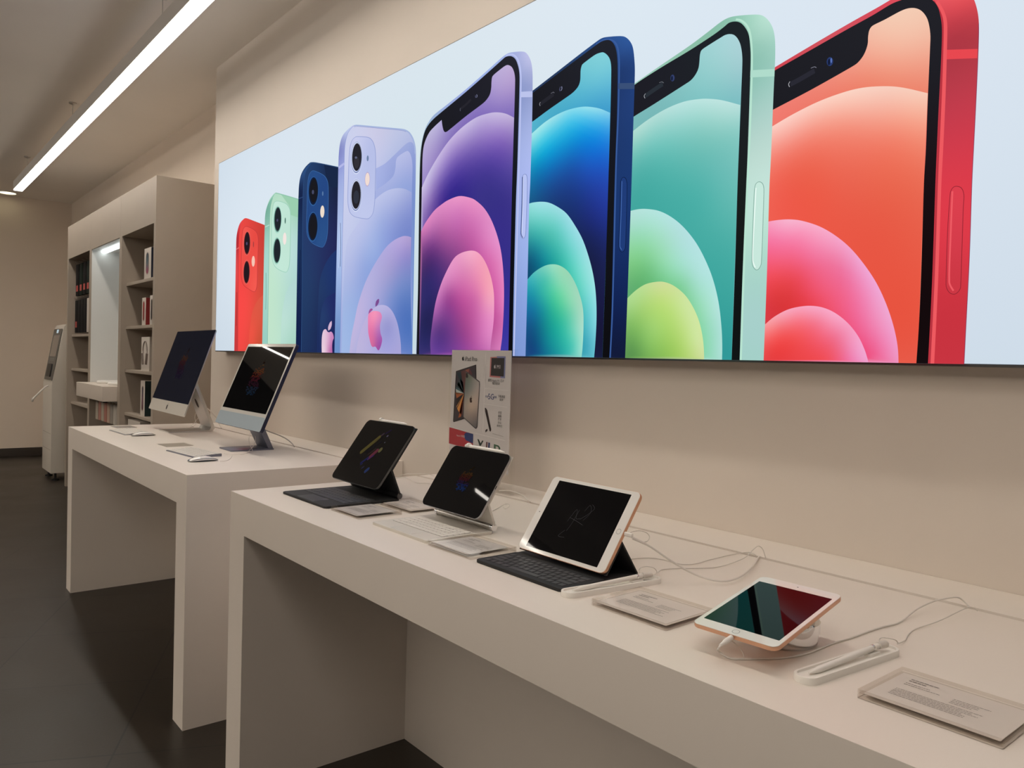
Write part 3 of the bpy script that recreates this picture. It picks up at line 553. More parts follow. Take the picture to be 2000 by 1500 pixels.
  'S|-19047,17895c -18712,17929 -18272,17897 -17894,17809 -17469,17610 -17103,17371 -16738,16983 -16378,16502 -16065,15868 -15877,15321 -15774,14783 -15733,14184 -15750,13519 -15788,13019c -18824,13007c|-1827,1782,9ce0e4 -1746,1752,98dce0 -1870,1772,8cdcd8 -1694,1708,98dce4 -1814,1732,70d0c8 -1873,1718,54bcb4 -1749,1697,64ccc4 -1687,1662,84d8d8 -1855,1672,2c9ca0 -1784,1665,44b4a8 -1637,1623,94dce0 -1705,1616,54c8bc -1864,1630,186c88 -1798,1624,2098a0 -1740,1608,34b0a4 -1644,1576,80dcd4 -1879,1587,124c70 -1609,1547,94e0dc -1677,1551,50ccb8 -1621,1497,74d8d0 -1649,1482,4cc4b4 -1588,1479,8cdce0 -1618,1430,54c0c4 -1589,1395,74ccd8 -1605,1345,44a8bc -1585,1318,60bccc',
  'S|-18934,15421c -18815,15535 -18502,15740 -18073,15889 -17704,15920 -17338,15850 -16975,15649 -16663,15302 -16425,14880 -16286,14468 -16249,13959 -16262,13384 -16303,13010c -18824,13007c|-1770,1586,94dcc0 -1718,1565,98d8b4 -1828,1572,60c4b8 -1866,1550,3cb0b8 -1795,1552,54c4b0 -1732,1538,88d8b4 -1864,1509,2094a8 -1804,1506,38b4a4 -1740,1496,5cd0a0 -1680,1517,98d8b8 -1689,1483,88d8b0 -1862,1462,1874a0 -1801,1460,20989c -1733,1443,3cbc98 -1649,1464,a0d8bc -1682,1431,68ccac -1859,1407,165888 -1788,1409,188c90 -1730,1398,28b09c -1636,1396,a4dcc8 -1674,1380,60ccb4 -1851,1352,14487c -1786,1352,147c90 -1718,1345,28a8a0 -1663,1338,54c8b8 -1643,1328,88d8c8 -1838,1309,184880 -1742,1310,1c8c98',
  'L|-18454,20943 -18198,21011 -17854,21097|1864,1794,1230|26262e',
  'L|-18456,21001 -18492,20952 -18462,20887|219,219,145|9c9ca4',
  'L|-17982,21149 -17868,21163 -17824,21125|213,211,143|70707c',
  'L|-17556,21246 -17589,21178 -17566,21117|259,259,176|54587c',
  'L|-17500,21239 -17486,21166 -17525,21121|258,258,175|8c90b4',
  'S|-14964,17969 -14925,18068 -14848,18088 -14764,18017 -14723,17867 -14706,17007 -14711,16147 -14763,16056 -14848,16038 -14929,16120 -14955,16299 -14953,17038|-1485,1782,203c78 -1482,1622,182c60',
  'C|-14964,17969 -14925,18068 -14848,18088 -14764,18017 -14723,17867 -14706,17007 -14711,16147 -14763,16056 -14848,16038 -14929,16120 -14955,16299 -14953,17038|174,174,129|0c1838',
  'L|-14917,17994 -14909,17032 -14915,16199 -14842,16095|260,260,193|4468ac',
 ]),
 ('lilac phone printed from the front with pink circles, in the middle of the row', [
  'S|-25200,13019c -25193,15970 -25277,19574 -25300,20056 -25276,20769 -25184,21148 -24986,21542 -24746,21766 -24403,21943 -23592,22122 -22442,22385 -21248,22708 -20460,22930 -20132,22975 -19805,22926 -19430,22833 -19218,22732 -19028,22513 -18914,22250 -18856,21871 -18821,20542 -18822,18555 -18843,17893 -18813,15557 -18802,13062c|-2526,2037,a0b4b8 -2475,2177,9cb4d4 -2307,2226,9cace0 -2125,2274,a0b4e8 -2013,2294,a8b8e8 -1959,2280,9ca4d4 -1921,2260,bcc0e8 -1920,2243,ccccf0 -1919,2219,b0b8e0 -1918,2196,8c98c8 -1917,2162,8894c8 -1915,2128,94a0d0 -1912,2061,a0aede -1910,1893,aab8ee -1902,1624,9ab0e8 -1905,1456,88a0dc -1910,1321,7f98d4 -2523,1677,303038',
  'L|-20239,22937 -19910,22878 -19661,22689 -19516,22414 -19435,22022 -19410,20671 -19401,19322 -19392,17969 -19389,15254 -19379,13055|668,641,418|bcc4f0',
  'S|-19403,21551c -18847,21433c -18843,21247c -19406,21377c|-1916,2142,bcc4ec',
  'S|-25154,13000c -25193,15970 -25273,19175 -25267,19971 -25251,20565 -25179,21028 -25017,21430 -24741,21667 -24328,21830 -22437,22292 -21244,22618 -20456,22842 -20237,22892 -19962,22835 -19740,22678 -19596,22435 -19516,22178 -19491,21869 -19481,19336 -19498,17983 -19480,15259 -19443,13054c|-2506,2073,1c1c20 -2242,2188,1e1e26 -1984,2247,24242c -1962,2004,1a1c24 -1969,1801,14161e -1961,1389,0c0c12',
  'S|-24978,13002c -25083,17955 -25086,19544 -25104,20538 -25010,20995 -24725,21331 -24381,21493 -23893,21645c -23828,21413 -23752,21245 -23647,21154 -23480,21157 -22398,21438 -21434,21652 -21203,21740 -21036,21876 -20975,22072 -20968,22281 -20918,22444 -20499,22560 -20224,22606 -20058,22568 -19891,22447 -19774,22246 -19720,21995 -19716,20399 -19718,18696 -19709,17329 -19696,15271 -19659,13051c|-2022,2247,bcacd8 -2009,2202,b8a0d0 -2046,2177,ac98d0 -2006,2133,9480c4 -2119,2149,8c78c0 -2004,2105,8470bc -2486,2116,b8b0d8 -2417,2141,bcb4dc -2448,2062,a898cc -2367,2092,9080c0 -2488,2010,a898d0 -2270,2125,8874bc -2493,1972,9c8cc8',
  'S|-25100,19388c -24656,19868 -23985,20409 -23332,20817 -22571,21108 -21775,21263 -21064,21247 -20603,21171 -20151,21024 -19718,20800c -19718,18696 -19659,13051c -24978,13002c|-2060,2113,c8bce0 -1992,2082,c0b0d8 -2238,2103,c4b8e0 -2365,2054,c0b0dc -2465,1975,c4bce0 -2146,2098,b09cd4 -2268,2065,ac94d0 -2029,2052,9c80c8 -2114,2041,9074c0 -2376,2002,a890d0 -2476,1910,b4a0d4 -1999,1994,785cb0 -2203,2023,7c64b4 -2310,1998,7860b4 -2111,1977,5c48a4 -2413,1920,7c60b0 -2007,1927,5848a0 -2231,1947,4c3c98 -2358,1912,4c3c98 -2107,1891,3c3488 -2459,1849,7c60a8 -2003,1840,3c3488 -2164,1846,3c3488 -2499,1794,8468b4 -1983,1631,352f88 -2043,1741,382f88 -1977,1390,38349c',
  'S|-25079,17728c -24783,18030 -24234,18393 -23761,18561 -23297,18668 -22649,18706 -22015,18559 -21641,18397 -21150,18060 -20722,17581 -20352,16943 -20127,16295 -19994,15453 -19965,14586 -20008,13718 -20072,13300 -20072,13056c -24992,12994c|-2265,1865,ec98c8 -2164,1831,e890c4 -2389,1842,dc88c0 -2257,1829,d880bc -2478,1795,dc84bc -2090,1764,e08cc4 -2422,1804,cc7cb8 -2287,1788,c870b4 -2161,1772,d478b8 -2483,1752,b468a8 -2351,1757,b460a0 -2220,1724,bc5ca0 -2098,1694,dc80bc -2040,1670,e48cc8 -2452,1710,743c84 -2349,1711,944c90 -2250,1679,9c4c90 -2144,1662,c45ca4 -2478,1653,50306c -2380,1653,5c3478 -2066,1620,d86cac -2014,1598,e488c0 -2482,1574,342c68 -2412,1589,3a2c70 -2093,1586,cc5ca4 -2033,1530,d868ac -2462,1454,242454 -2485,1495,302c68 -2018,1442,cc60a4 -2003,1476,e080bc -2456,1336,2e2c68 -2038,1390,c05c9c -2014,1354,d478b4',
  'S|-24174,13004c -24249,13553 -24172,14139 -24000,14914 -23751,15483 -23436,15963 -22932,16494 -22490,16680 -21867,16719 -21438,16604 -21068,16303 -20757,15853 -20563,15381 -20486,14955 -20482,14251 -20592,13546 -20638,13049c|-2193,1667,f4acc8 -2131,1639,f4a0bc -2261,1650,e898c4 -2324,1603,e090c4 -2215,1613,e08cb8 -2123,1589,f098b4 -2276,1569,d074b0 -2374,1529,c878b8 -2092,1569,f4a0b4 -2181,1545,d874ac -2102,1526,f094b4 -2326,1515,a04c94 -2241,1504,b85098 -2148,1500,d06ca8 -2392,1472,a860a8 -2303,1450,84408c -2077,1497,f0a0bc -2207,1440,ac4c90 -2375,1394,5c3880 -2121,1427,d070b0 -2063,1443,e890c4 -2280,1374,743c88 -2386,1336,603c90 -2191,1373,a04890 -2118,1355,c468ac -2072,1379,dc84c0 -2233,1325,884498 -2110,1319,b860a8',
  'S|-19219,18786 -19171,18865 -19083,18880 -18998,18823 -18960,18660 -18946,17907 -18965,16974 -19012,16872 -19105,16848 -19198,16949 -19209,17068 -19207,17943|-1908,1860,b8c4f2 -1907,1725,a4b8ea',
  'C|-19219,18786 -19171,18865 -19083,18880 -18998,18823 -18960,18660 -18946,17907 -18965,16974 -19012,16872 -19105,16848 -19198,16949 -19209,17068 -19207,17943|158,158,102|5868a4',
  'L|-19194,18815 -19181,17940 -19184,16998 -19095,16871|315,314,203|3c4c84',
  'L|-19162,18793 -19149,17935 -19154,17012|209,210,135|dce4fc',
  'L|-22716,21768 -22416,21839 -22099,21947|1544,1491,898|27262e',
  'L|-22717,21798 -22740,21752 -22712,21694|193,193,112|68687c',
  'L|-21835,22035 -21845,21987 -21806,21942|245,244,146|64688c',
  'L|-21775,22042 -21748,21985 -21770,21940|244,244,146|9094b8',
 ]),
]
CABLES = {
 'ip10_charge': [(-1.0089,-0.5297,0.9549),(-1.0058,-0.5019,0.9409),(-0.9946,-0.4821,0.9269),(-0.9685,-0.4661,0.9089),(-0.9361,-0.459,0.8969),(-0.9064,-0.45,0.8889),(-0.8819,-0.435,0.8849),(-0.8685,-0.4148,0.8849),(-0.8746,-0.3657,0.8849),(-0.906,-0.2815,0.8839),(-0.9416,-0.2072,0.8819),(-0.9608,-0.171,0.8789)],
 'ip10_loop': [(-1.0042,-0.5313,0.9539),(-1.0,-0.5496,0.9599),(-1.005,-0.5487,0.9639),(-1.0043,-0.5408,0.9679),(-1.0028,-0.5202,0.9679),(-0.9999,-0.5029,0.9619),(-0.9955,-0.4999,0.9539),(-0.9918,-0.5117,0.9479),(-1.0028,-0.5123,0.9449)],
 'ip10_thin': [(-1.1056,-0.4431,0.8785),(-1.0895,-0.3919,0.8785),(-1.0615,-0.375,0.8785),(-1.0206,-0.375,0.8785),(-1.0009,-0.3492,0.8785),(-1.0045,-0.2918,0.8785),(-1.0054,-0.207,0.8785),(-0.9943,-0.165,0.88),(-0.9758,-0.1694,0.881),(-0.9656,-0.1718,0.878)],
 'pencilA': [(-0.986,-0.4845,0.884),(-1.0084,-0.4442,0.8785),(-1.0041,-0.4204,0.8785),(-0.995,-0.4023,0.8785),(-0.9717,-0.3623,0.8785),(-0.9583,-0.3286,0.8785),(-0.9572,-0.2766,0.88),(-0.953,-0.2332,0.888),(-0.9553,-0.2019,0.9),(-0.9562,-0.1821,0.904),(-0.9513,-0.1726,0.896),(-0.9445,-0.1714,0.878)],
 'pencilA_loop': [(-0.9771,-0.5435,0.8898),(-0.9839,-0.5405,0.8958),(-0.9829,-0.5374,0.9018),(-0.9832,-0.5193,0.9018),(-0.9831,-0.4986,0.8958),(-0.9841,-0.4877,0.8858),(-0.9848,-0.4958,0.8808),(-0.9823,-0.5125,0.8818),(-0.9712,-0.5412,0.8858)],
 'mini': [(-0.6487,-0.7542,0.9004),(-0.6547,-0.7478,0.8924),(-0.6571,-0.7427,0.8844),(-0.6502,-0.7381,0.8789),(-0.6341,-0.7354,0.8789),(-0.611,-0.7025,0.8789),(-0.5942,-0.6707,0.8789),(-0.5843,-0.6258,0.8789),(-0.5841,-0.5605,0.8789),(-0.5797,-0.5082,0.8789)],
 'mini2': [(-0.5784,-0.514,0.8789),(-0.5781,-0.4589,0.8789),(-0.5756,-0.4171,0.8789),(-0.57,-0.3844,0.8789),(-0.571,-0.3529,0.8794),(-0.5722,-0.3071,0.8864),(-0.5678,-0.2726,0.8924),(-0.562,-0.2402,0.8954),(-0.5526,-0.1904,0.8944),(-0.5468,-0.1747,0.8884),(-0.5331,-0.177,0.8784)],
 'mini_loop': [(-0.6468,-0.7333,0.9028),(-0.6454,-0.7199,0.8938),(-0.6402,-0.7158,0.8878),(-0.6333,-0.7183,0.8838),(-0.6288,-0.724,0.8798),(-0.6333,-0.7365,0.8783),(-0.6456,-0.741,0.8783)],
 'pencilB': [(-0.5158,-0.4974,0.886),(-0.5207,-0.4707,0.882),(-0.5263,-0.446,0.8785),(-0.5338,-0.4208,0.8785),(-0.5396,-0.3824,0.8785),(-0.5322,-0.3354,0.881),(-0.5246,-0.31,0.886),(-0.5208,-0.2734,0.89),(-0.5235,-0.2222,0.888),(-0.5236,-0.191,0.883),(-0.5182,-0.1838,0.878)],
 'pencilB_loop': [(-0.5195,-0.5397,0.8898),(-0.5198,-0.546,0.8958),(-0.5216,-0.5432,0.8998),(-0.5191,-0.54,0.9028),(-0.518,-0.5198,0.8978),(-0.5168,-0.5015,0.8918),(-0.5167,-0.4935,0.8858)],
 'ip11_cord': [(-1.8872,-0.1655,0.8886),(-1.8638,-0.1484,0.8906),(-1.8238,-0.1453,0.8906),(-1.7783,-0.1536,0.8866),(-1.7312,-0.17,0.8786)],
 'ip11_thin': [(-1.6793,-0.3519,0.8783),(-1.7092,-0.3068,0.8783),(-1.7342,-0.2648,0.8798),(-1.711,-0.2683,0.8838),(-1.6853,-0.2883,0.8838),(-1.6791,-0.3067,0.8798),(-1.7116,-0.2885,0.8783)],
 'ip129_a': [(-2.3641,-0.238,0.8785),(-2.3512,-0.2164,0.884),(-2.3224,-0.1974,0.888),(-2.2996,-0.1621,0.888),(-2.2789,-0.144,0.882)],
 'ip129_b': [(-2.3181,-0.279,0.8785),(-2.3183,-0.2427,0.8785),(-2.2647,-0.2519,0.8785),(-2.198,-0.2672,0.8785),(-2.1743,-0.244,0.8785),(-2.1564,-0.2379,0.8785)],
 't2_cord24': [(-3.4892,-0.279,0.9495),(-3.4909,-0.2416,0.9345),(-3.4895,-0.2021,0.9195),(-3.4722,-0.1747,0.9035),(-3.4168,-0.1727,0.8895),(-3.3499,-0.1878,0.8795)],
 't2_cord27': [(-4.248,-0.2835,0.9995),(-4.3063,-0.2386,0.9695),(-4.3962,-0.1886,0.9395),(-4.3958,-0.172,0.9095),(-4.3443,-0.1729,0.8795)],
 't2_loop24': [(-3.5135,-0.3262,0.9381),(-3.4035,-0.3772,0.9231),(-3.3516,-0.3939,0.9001),(-3.2877,-0.4067,0.8841),(-3.2525,-0.4253,0.8786),(-3.1943,-0.4784,0.8786),(-3.1891,-0.5146,0.8786),(-3.2396,-0.5452,0.8786)],
 't2_loop24b': [(-3.4283,-0.3439,0.9381),(-3.3719,-0.3591,0.9201),(-3.3176,-0.3887,0.8981),(-3.2942,-0.4094,0.8861),(-3.2271,-0.4511,0.8801)],
 't2_mouse24': [(-2.9899,-0.6458,0.881),(-3.0122,-0.6155,0.8785),(-3.0638,-0.5812,0.8785),(-3.1507,-0.543,0.8785)],
 't2_loop27': [(-4.3765,-0.279,0.9881),(-4.4343,-0.2793,0.9681),(-4.5293,-0.2583,0.9281),(-4.4886,-0.2641,0.8981),(-4.4433,-0.294,0.8861),(-4.4397,-0.317,0.8786),(-4.3317,-0.3775,0.8786),(-4.2117,-0.4428,0.8786)],
 't2_loop27b': [(-4.2902,-0.3033,0.9781),(-4.3979,-0.2808,0.9381),(-4.4925,-0.2757,0.8981),(-4.4528,-0.3006,0.8901),(-4.4063,-0.3023,0.8861)],
}
IP10_CORD = [(-0.9885, -0.5575, 0.961), (-0.975, -0.5334, 0.9485), (-0.963, -0.5202, 0.9383), (-0.944, -0.4968, 0.9185), (-0.926, -0.4723, 0.9011), (-0.9064, -0.45, 0.8889), (-0.8819, -0.435, 0.8849), (-0.8685, -0.4148, 0.8849), (-0.8746, -0.3657, 0.8849), (-0.906, -0.2815, 0.8839), (-0.9416, -0.2072, 0.8819), (-0.9608, -0.171, 0.8789)]
MINI_CORD = [(-0.6571, -0.7427, 0.8844), (-0.6502, -0.7381, 0.8789), (-0.6341, -0.7354, 0.8789), (-0.611, -0.7025, 0.8789), (-0.5942, -0.6707, 0.8789), (-0.5843, -0.6258, 0.8789), (-0.5841, -0.5605, 0.8789), (-0.5797, -0.5082, 0.8789), (-0.5781, -0.4589, 0.8789), (-0.5756, -0.4171, 0.8789), (-0.57, -0.3844, 0.8789), (-0.571, -0.3529, 0.8794), (-0.5722, -0.3071, 0.8864), (-0.5678, -0.2726, 0.8924), (-0.562, -0.2402, 0.8954), (-0.5526, -0.1904, 0.8944), (-0.5468, -0.1747, 0.8884), (-0.5331, -0.177, 0.8784)]
# ================================================================== THE SETTING
T = .877                    # table top height
XF, YB, CZ = -10.95, .24, 3.09
fl = box('floor', (XF - .1, 3.2, -7.0, .30, -.05, 0), floor_material(), bev=0)
tag(fl, kind='structure')
tag(box('ceiling', (XF - .1, 3.2, -7.0, .34, CZ, CZ + .06), CEIL, bev=0), kind='structure')
tag(box('wall_left', (XF - .1, XF, -1.3, .34, 0, CZ), WALL2, bev=0), kind='structure')
tag(box('wall_left_dark', (XF - .1, XF, -7.0, -1.3, 0, CZ), mat('charcoal_cladding', (.035, .034, .034), .8), bev=0), kind='structure')
tag(box('wall_back', (XF, -5.05, YB, .34, 0, CZ), WALL2, bev=0), kind='structure')
tag(box('wall_feature', (-5.05, 3.2, 0, .34, 0, CZ), WALL, bev=0), kind='structure')
tag(box('baseboard_left', (XF, XF + .015, -1.3, YB, 0, .10), DARK_T, bev=.002), kind='structure')

# ================================================================== BACKLIT PRINT ON THE WALL
def lightbox():
    x0, x1, z0, z1, yf = -4.782, -.30, 1.306, 2.435, -.066
    r = root('lightbox', ((x0 + x1) / 2, 0, z0), 'long frameless backlit light box on the wall printed with a row of giant phones', 'light box')
    fr = boxes('frame', [(x0, x1, -.066, -.001, z0, z0 + .004), (x0, x1, -.066, -.001, z1 - .004, z1),
                         (x0, x0 + .004, -.066, -.001, z0 + .004, z1 - .004), (x1 - .004, x1, -.066, -.001, z0 + .004, z1 - .004),
                         (x0 + .004, x1 - .004, -.010, -.001, z0 + .004, z1 - .004)], mat('dark_lightbox_profile', (.10, .095, .09), .35, .5), r, 0)
    def to3(p, d): return (p[0], yf - .0004 - d, p[1])
    X0, X1, Z0, Z1 = x0 + .003, x1 - .003, z0 + .0055, z1 - .003
    bgc = [(x, z, c) for x, z, c in ((-4.7, 2.4, 'd2dfeb'), (-4.7, 1.9, 'd8e4ef'), (-4.7, 1.35, 'cddae6'), (-4.0, 2.3, 'd9e5f0'), (-4.2, 1.8, 'dce8f2'),
           (-3.3, 2.35, 'dae5ef'), (-2.6, 2.38, 'd9e6ee'), (-2.6, 1.8, 'd2e2ea'), (-2.5, 1.35, 'c8dae2'), (-1.9, 2.35, 'dde8f1'), (-1.4, 2.35, 'dde9f3'),
           (-1.0, 2.35, 'dce7f2'), (-.6, 2.1, 'dbe6f1'), (-.55, 1.7, 'd6e2ee'), (-.5, 1.35, 'cfdce9'), (-.35, 2.3, 'd8e3ee'), (-.35, 1.4, 'd0dde9'))]
    me = ink_mesh('diffuser', [([(X0, Z0), (X1, Z0), (X1, Z1), (X0, Z1)], bgc, 0)], to3)
    bm = bmesh.new(); bm.from_mesh(me)
    link('diffuser', me, attr_emis('backlit_white_fabric', 1.0), r, True)
    pm = attr_emis('backlit_print_ink', 1.0)
    ZB, ZT = z0 + .0045, z1 - .004
    def clip(poly):
        for f in (lambda q: q[1] - ZB, lambda q: ZT - q[1]):
            o = []
            for i in range(len(poly)):
                a, b = poly[i - 1], poly[i]; fa, fb = f(a), f(b)
                if (fa >= 0) != (fb >= 0):
                    t = fa / (fa - fb); o.append((a[0] + t * (b[0] - a[0]), a[1] + t * (b[1] - a[1])))
                if fb >= 0: o.append(b)
            poly = o
            if not poly: return poly
        q = [poly[0]]
        for a in poly[1:]:
            if math.hypot(a[0] - q[-1][0], a[1] - q[-1][1]) > .0005: q.append(a)
        if math.hypot(q[0][0] - q[-1][0], q[0][1] - q[-1][1]) < .0005: q.pop()
        return q
    layer = .0003
    for label, shapes in ART:
        pat = []
        for s in shapes:
            layer += .00008
            k = s.split('|')
            if k[0] in 'SF':
                P = []
                for t in k[1].split():
                    c = t.endswith('c'); a = t.rstrip('c').split(','); P.append((int(a[0]) / 1e4, int(a[1]) / 1e4, c))
                poly = clip(spline(P) if k[0] == 'S' else [p[:2] for p in P])
                if len(poly) < 3: continue
                spec = []
                for t in k[2].split():
                    a = t.split(',')
                    if len(a) == 1: spec.append((0., 0., a[0]))
                    else: spec.append((int(a[0]) / 1e3, int(a[1]) / 1e3, a[2]))
                pat.append((poly, spec if len(spec) > 1 else spec[0][2], layer) if len(spec) > 1 or True else None)
                if len(spec) == 1 and len(poly) > 8:      # concave single colour: still tessellate
                    pat[-1] = (poly, spec + [spec[0]], layer)
            elif k[0] == 'E':
                cx, cz, rx, rz, sh = [int(v) / 1e4 for v in k[1].split(',')]
                pat.append(([(cx + rx * math.cos(a), cz + rz * math.sin(a) + sh * math.cos(a)) for a in [2 * PI * i / 36 for i in range(36)]], k[2], layer))
            else:
                P = [(int(a) / 1e4, int(b) / 1e4, False) for a, b in (t.split(',') for t in k[1].split())]
                w0, w1, wv = [int(v) / 1e5 for v in k[2].split(',')]
                closed = k[0] == 'C'
                q = spline(P, 5, closed)
                if closed: q = q + [q[0]]
                A, B = [], []
                for i, a in enumerate(q):
                    b_, c_ = (q[-2], q[1]) if closed and i in (0, len(q) - 1) else (q[max(i - 1, 0)], q[min(i + 1, len(q) - 1)])
                    dx, dz = c_[0] - b_[0], c_[1] - b_[1]; dd = math.hypot(dx, dz) or 1
                    u = i / (len(q) - 1); wh = w0 + (w1 - w0) * u
                    A.append((a[0] - dz / dd * wh / 2, a[1] + dx / dd * wv / 2)); B.append((a[0] + dz / dd * wh / 2, a[1] - dx / dd * wv / 2))
                for i in range(len(q) - 1):
                    qd = clip([A[i], A[i + 1], B[i + 1], B[i]])
                    if len(qd) > 2: pat.append((qd, k[3], layer))
        me = ink_mesh('printed_phone', pat, to3)
        o = link('printed_phone', me, pm, r, True)
        o['label'] = label
    return r
lightbox()

# ================================================================== DISPLAY TABLES
def table(x0, x1, yf, legw, thick, label):
    r = root('display_table', ((x0 + x1) / 2, yf / 2, 0), label, 'table')
    slab_top('tabletop', (x0, x1, yf, -.179, T - thick, T), TABLE, r, .0012)
    slab_top('cable_ledge', (x0, x1, -.163, -.001, T - thick, T), TABLE, r, .0012)
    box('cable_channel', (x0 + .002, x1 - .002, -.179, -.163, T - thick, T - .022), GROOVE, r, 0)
    box('leg', (x0, x0 + legw, yf, -.001, 0, T - thick), TABLE, r, 0)
    box('leg', (x1 - legw, x1, yf, -.001, 0, T - thick), TABLE, r, 0)
    box('back_panel', (x0 + legw, x1 - legw, -.27, -.24, .0, T - thick), TSIDE, r, .001)
    return r
table(-2.344, .35, -.836, .113, .116, 'long off-white waterfall display table in front carrying four tablets')
table(-4.745, -2.720, -.850, .110, .110, 'off-white waterfall display table behind carrying two desktop computers')

# ================================================================== CEILING LAMPS
def strip_lamp(x0, x1, y0, label, wires, wd=.040, rz=0.0):
    z = 2.86
    r = root('strip_lamp', ((x0 + x1) / 2, y0, z), label, 'ceiling lamp')
    box('housing', (x0, x1, y0 - wd, y0 + wd, z + .004, z + .085), mat('lamp_housing_aluminium', (.62, .58, .53), .5), r, .002)
    box('diffuser', (x0 + .004, x1 - .004, y0 - wd + .004, y0 + wd - .004, z - .003, z + .004), emis('lamp_diffuser_glow', (1.0, .93, .84), STRIP), r, 0)
    for x in wires:
        tube('suspension_wire', [(x, y0, z + .085), (x, y0, CZ - .012)], .0022, ALU, r, n=1)
        lathe('ceiling_rose', [(0, CZ - .001), (.026, CZ - .001), (.026, CZ - .010), (.007, CZ - .018), (0, CZ - .018)], ALU, r, (x, y0, 0), 20)
    r.rotation_euler = (0, 0, rz)
    return r
strip_lamp(-9.18, .0, -.545, 'long glowing linear strip lamp hung under the ceiling on thin wires above the tables', (-8.6, -6.49, -4.24, -1.9))
# two more over the aisle, set at the angle of the floor tiles: seen only as bright stripes in the screens
strip_lamp(-9.95, -6.95, -1.93, 'strip lamp set askew over the aisle near the far wall, mirrored in the blue computer', (-9.5, -7.5), .019, math.radians(-25))
strip_lamp(-4.75, -1.45, -2.69, 'strip lamp set askew over the aisle by the front table, mirrored in the tablets', (-4.3, -1.9), .019, math.radians(-25))
r = root('downlight', (-10.74, -.455, CZ), 'small round recessed yellowish ceiling spotlight near the far wall', 'ceiling lamp')
lathe('trim_ring', [(.105, -.001), (.105, -.008), (.088, -.010), (.088, -.001), (.105, -.001)], WHITE_P, r, (-10.74, -.455, CZ), 36)
lathe('lens', [(0, -.004), (.086, -.004)], emis('warm_spot_glow', (1.0, .93, .62), 3.0), r, (-10.74, -.455, CZ), 36)

# ================================================================== SHELVING
SY0, SZ = -.24, 2.445
def shelf_unit(x0, x1, label, boards, back, bt=.045):
    r = root('shelving_unit', ((x0 + x1) / 2, 0, 0), label, 'shelving')
    box('side_panel', (x0, x0 + bt, SY0, YB - .002, 0, 2.14), SHELF, r, 0)
    box('side_panel', (x1 - bt, x1, SY0, YB - .002, 0, 2.14), SHELF, r, 0)
    box('header_panel', (x0, x1, SY0, YB - .002, 2.14, SZ), SHELF, r, 0)
    box('back_panel', (x0 + bt, x1 - bt, YB - .02, YB - .003, 0, 2.14), back, r, 0)
    for z in boards:
        box('shelf', (x0 + bt, x1 - bt, -.205, YB - .022, z - .022, z), SHELF, r, .001)
    return r
XR0, XR1, XM0, XL0 = -6.372, -5.445, -7.375, -8.372
shelf_unit(XR0, XR1, 'rightmost beige shelving bay holding headphone boxes on open shelves', (1.798, 1.478, 1.157, .838, .45), SHELF_IN)
mid = shelf_unit(XM0, XR0 - .002, 'middle beige shelving bay with a lit white niche', (), NICHE, .022)
shelf_unit(XL0, XM0 - .002, 'leftmost beige shelving bay with black phone cases hanging in it', (1.437, 1.120, .806, .45), SHELF_IN)
boxes('niche_lining', [(XM0 + .022, XM0 + .026, SY0 + .004, YB - .022, .9, 2.138), (XR0 - .028, XR0 - .024, SY0 + .004, YB - .022, .9, 2.138), (XM0 + .026, XR0 - .028, SY0 + .004, YB - .022, 2.134, 2.138)], NICHE, mid, 0)
box('strip_light', (XM0 + .03, XR0 - .03, -.165, -.125, 2.120, 2.133), emis('niche_strip_glow', (.92, 1.0, 1.0), 3.6), mid, .001)

# items in the right bay -------------------------------------------------
PACK_W = mat('white_carton', (.66, .60, .54), .5)
def carton(name, x0, x1, y0, y1, z0, z1, side, label, cat='box', group=None, pic=None):
    r = root(name, ((x0 + x1) / 2, (y0 + y1) / 2, z0), label, cat, group=group)
    box('carton', (x0, x1, y0, y1, z0, z1), PACK_W, r, .001)
    box('side_sleeve', (x1 + .0001, x1 + .0012, y0 + .001, y1 - .001, z0 + .001, z1 - .001), side, r, 0)
    if pic:
        def to3(p, d): return (p[0], y0 - .0006 - d, p[1])
        link('cover_picture', ink_mesh('cover_picture', pic, to3), attr_paper('printed_cover') if 'printed_cover' not in MATS else MATS['printed_cover'], r, True)
    return r
def oval(cx, cz, rx, rz, n=20): return [(cx + rx * math.cos(2 * PI * i / n), cz + rz * math.sin(2 * PI * i / n)) for i in range(n)]
NAVY = mat('navy_carton_side', (.020, .024, .05), .4, noise=.3, nscale=9)
REDC = mat('red_carton_side', (.26, .02, .02), .4)
DKC = mat('dark_green_carton_side', (.015, .03, .03), .4, noise=.4, nscale=10)
PALE = mat('pale_carton_side', (.48, .42, .36), .5)
def capsule_pic(cx, z0, w, h, top, bot, body):
    pill_ = lambda a, b: rrect(a, b, a / 2 - .001, 6, cx, z0 + h * .52)
    return [(pill_(w * .46, h * .74), 'a8988c', .0001), (pill_(w * .36, h * .68), [(cx, z0 + h * .8, top), (cx, z0 + h * .5, body), (cx, z0 + h * .2, bot)], .0002)]
carton('headphone_box', -5.905, -5.735, -.19, .05, 1.799, 2.013, NAVY, 'white earphone box with blue picture on top open shelf of right bay', 'box', None, capsule_pic(-5.825, 1.799, .17, .21, '384858', 'a03058', '607078'))
carton('headphone_box', -5.945, -5.850, -.19, -.03, 1.479, 1.672, REDC, 'white earphone box with red side and red picture on second shelf', 'box', None, capsule_pic(-5.90, 1.479, .10, .19, 'a02828', '802020', '902020'))
carton('headphone_box', -5.745, -5.655, -.19, -.03, 1.479, 1.680, NAVY, 'white earphone box with black oval picture right of the red one', 'box', None, capsule_pic(-5.70, 1.479, .09, .20, '302828', '201818', '281c20'))
hp = carton('headphone_box', -5.945, -5.740, -.19, .0, 1.158, 1.396, PALE, 'white box picturing over-ear headphones on third shelf of right bay', 'box')
bm = bmesh.new()
cx, cz = -5.843, 1.30
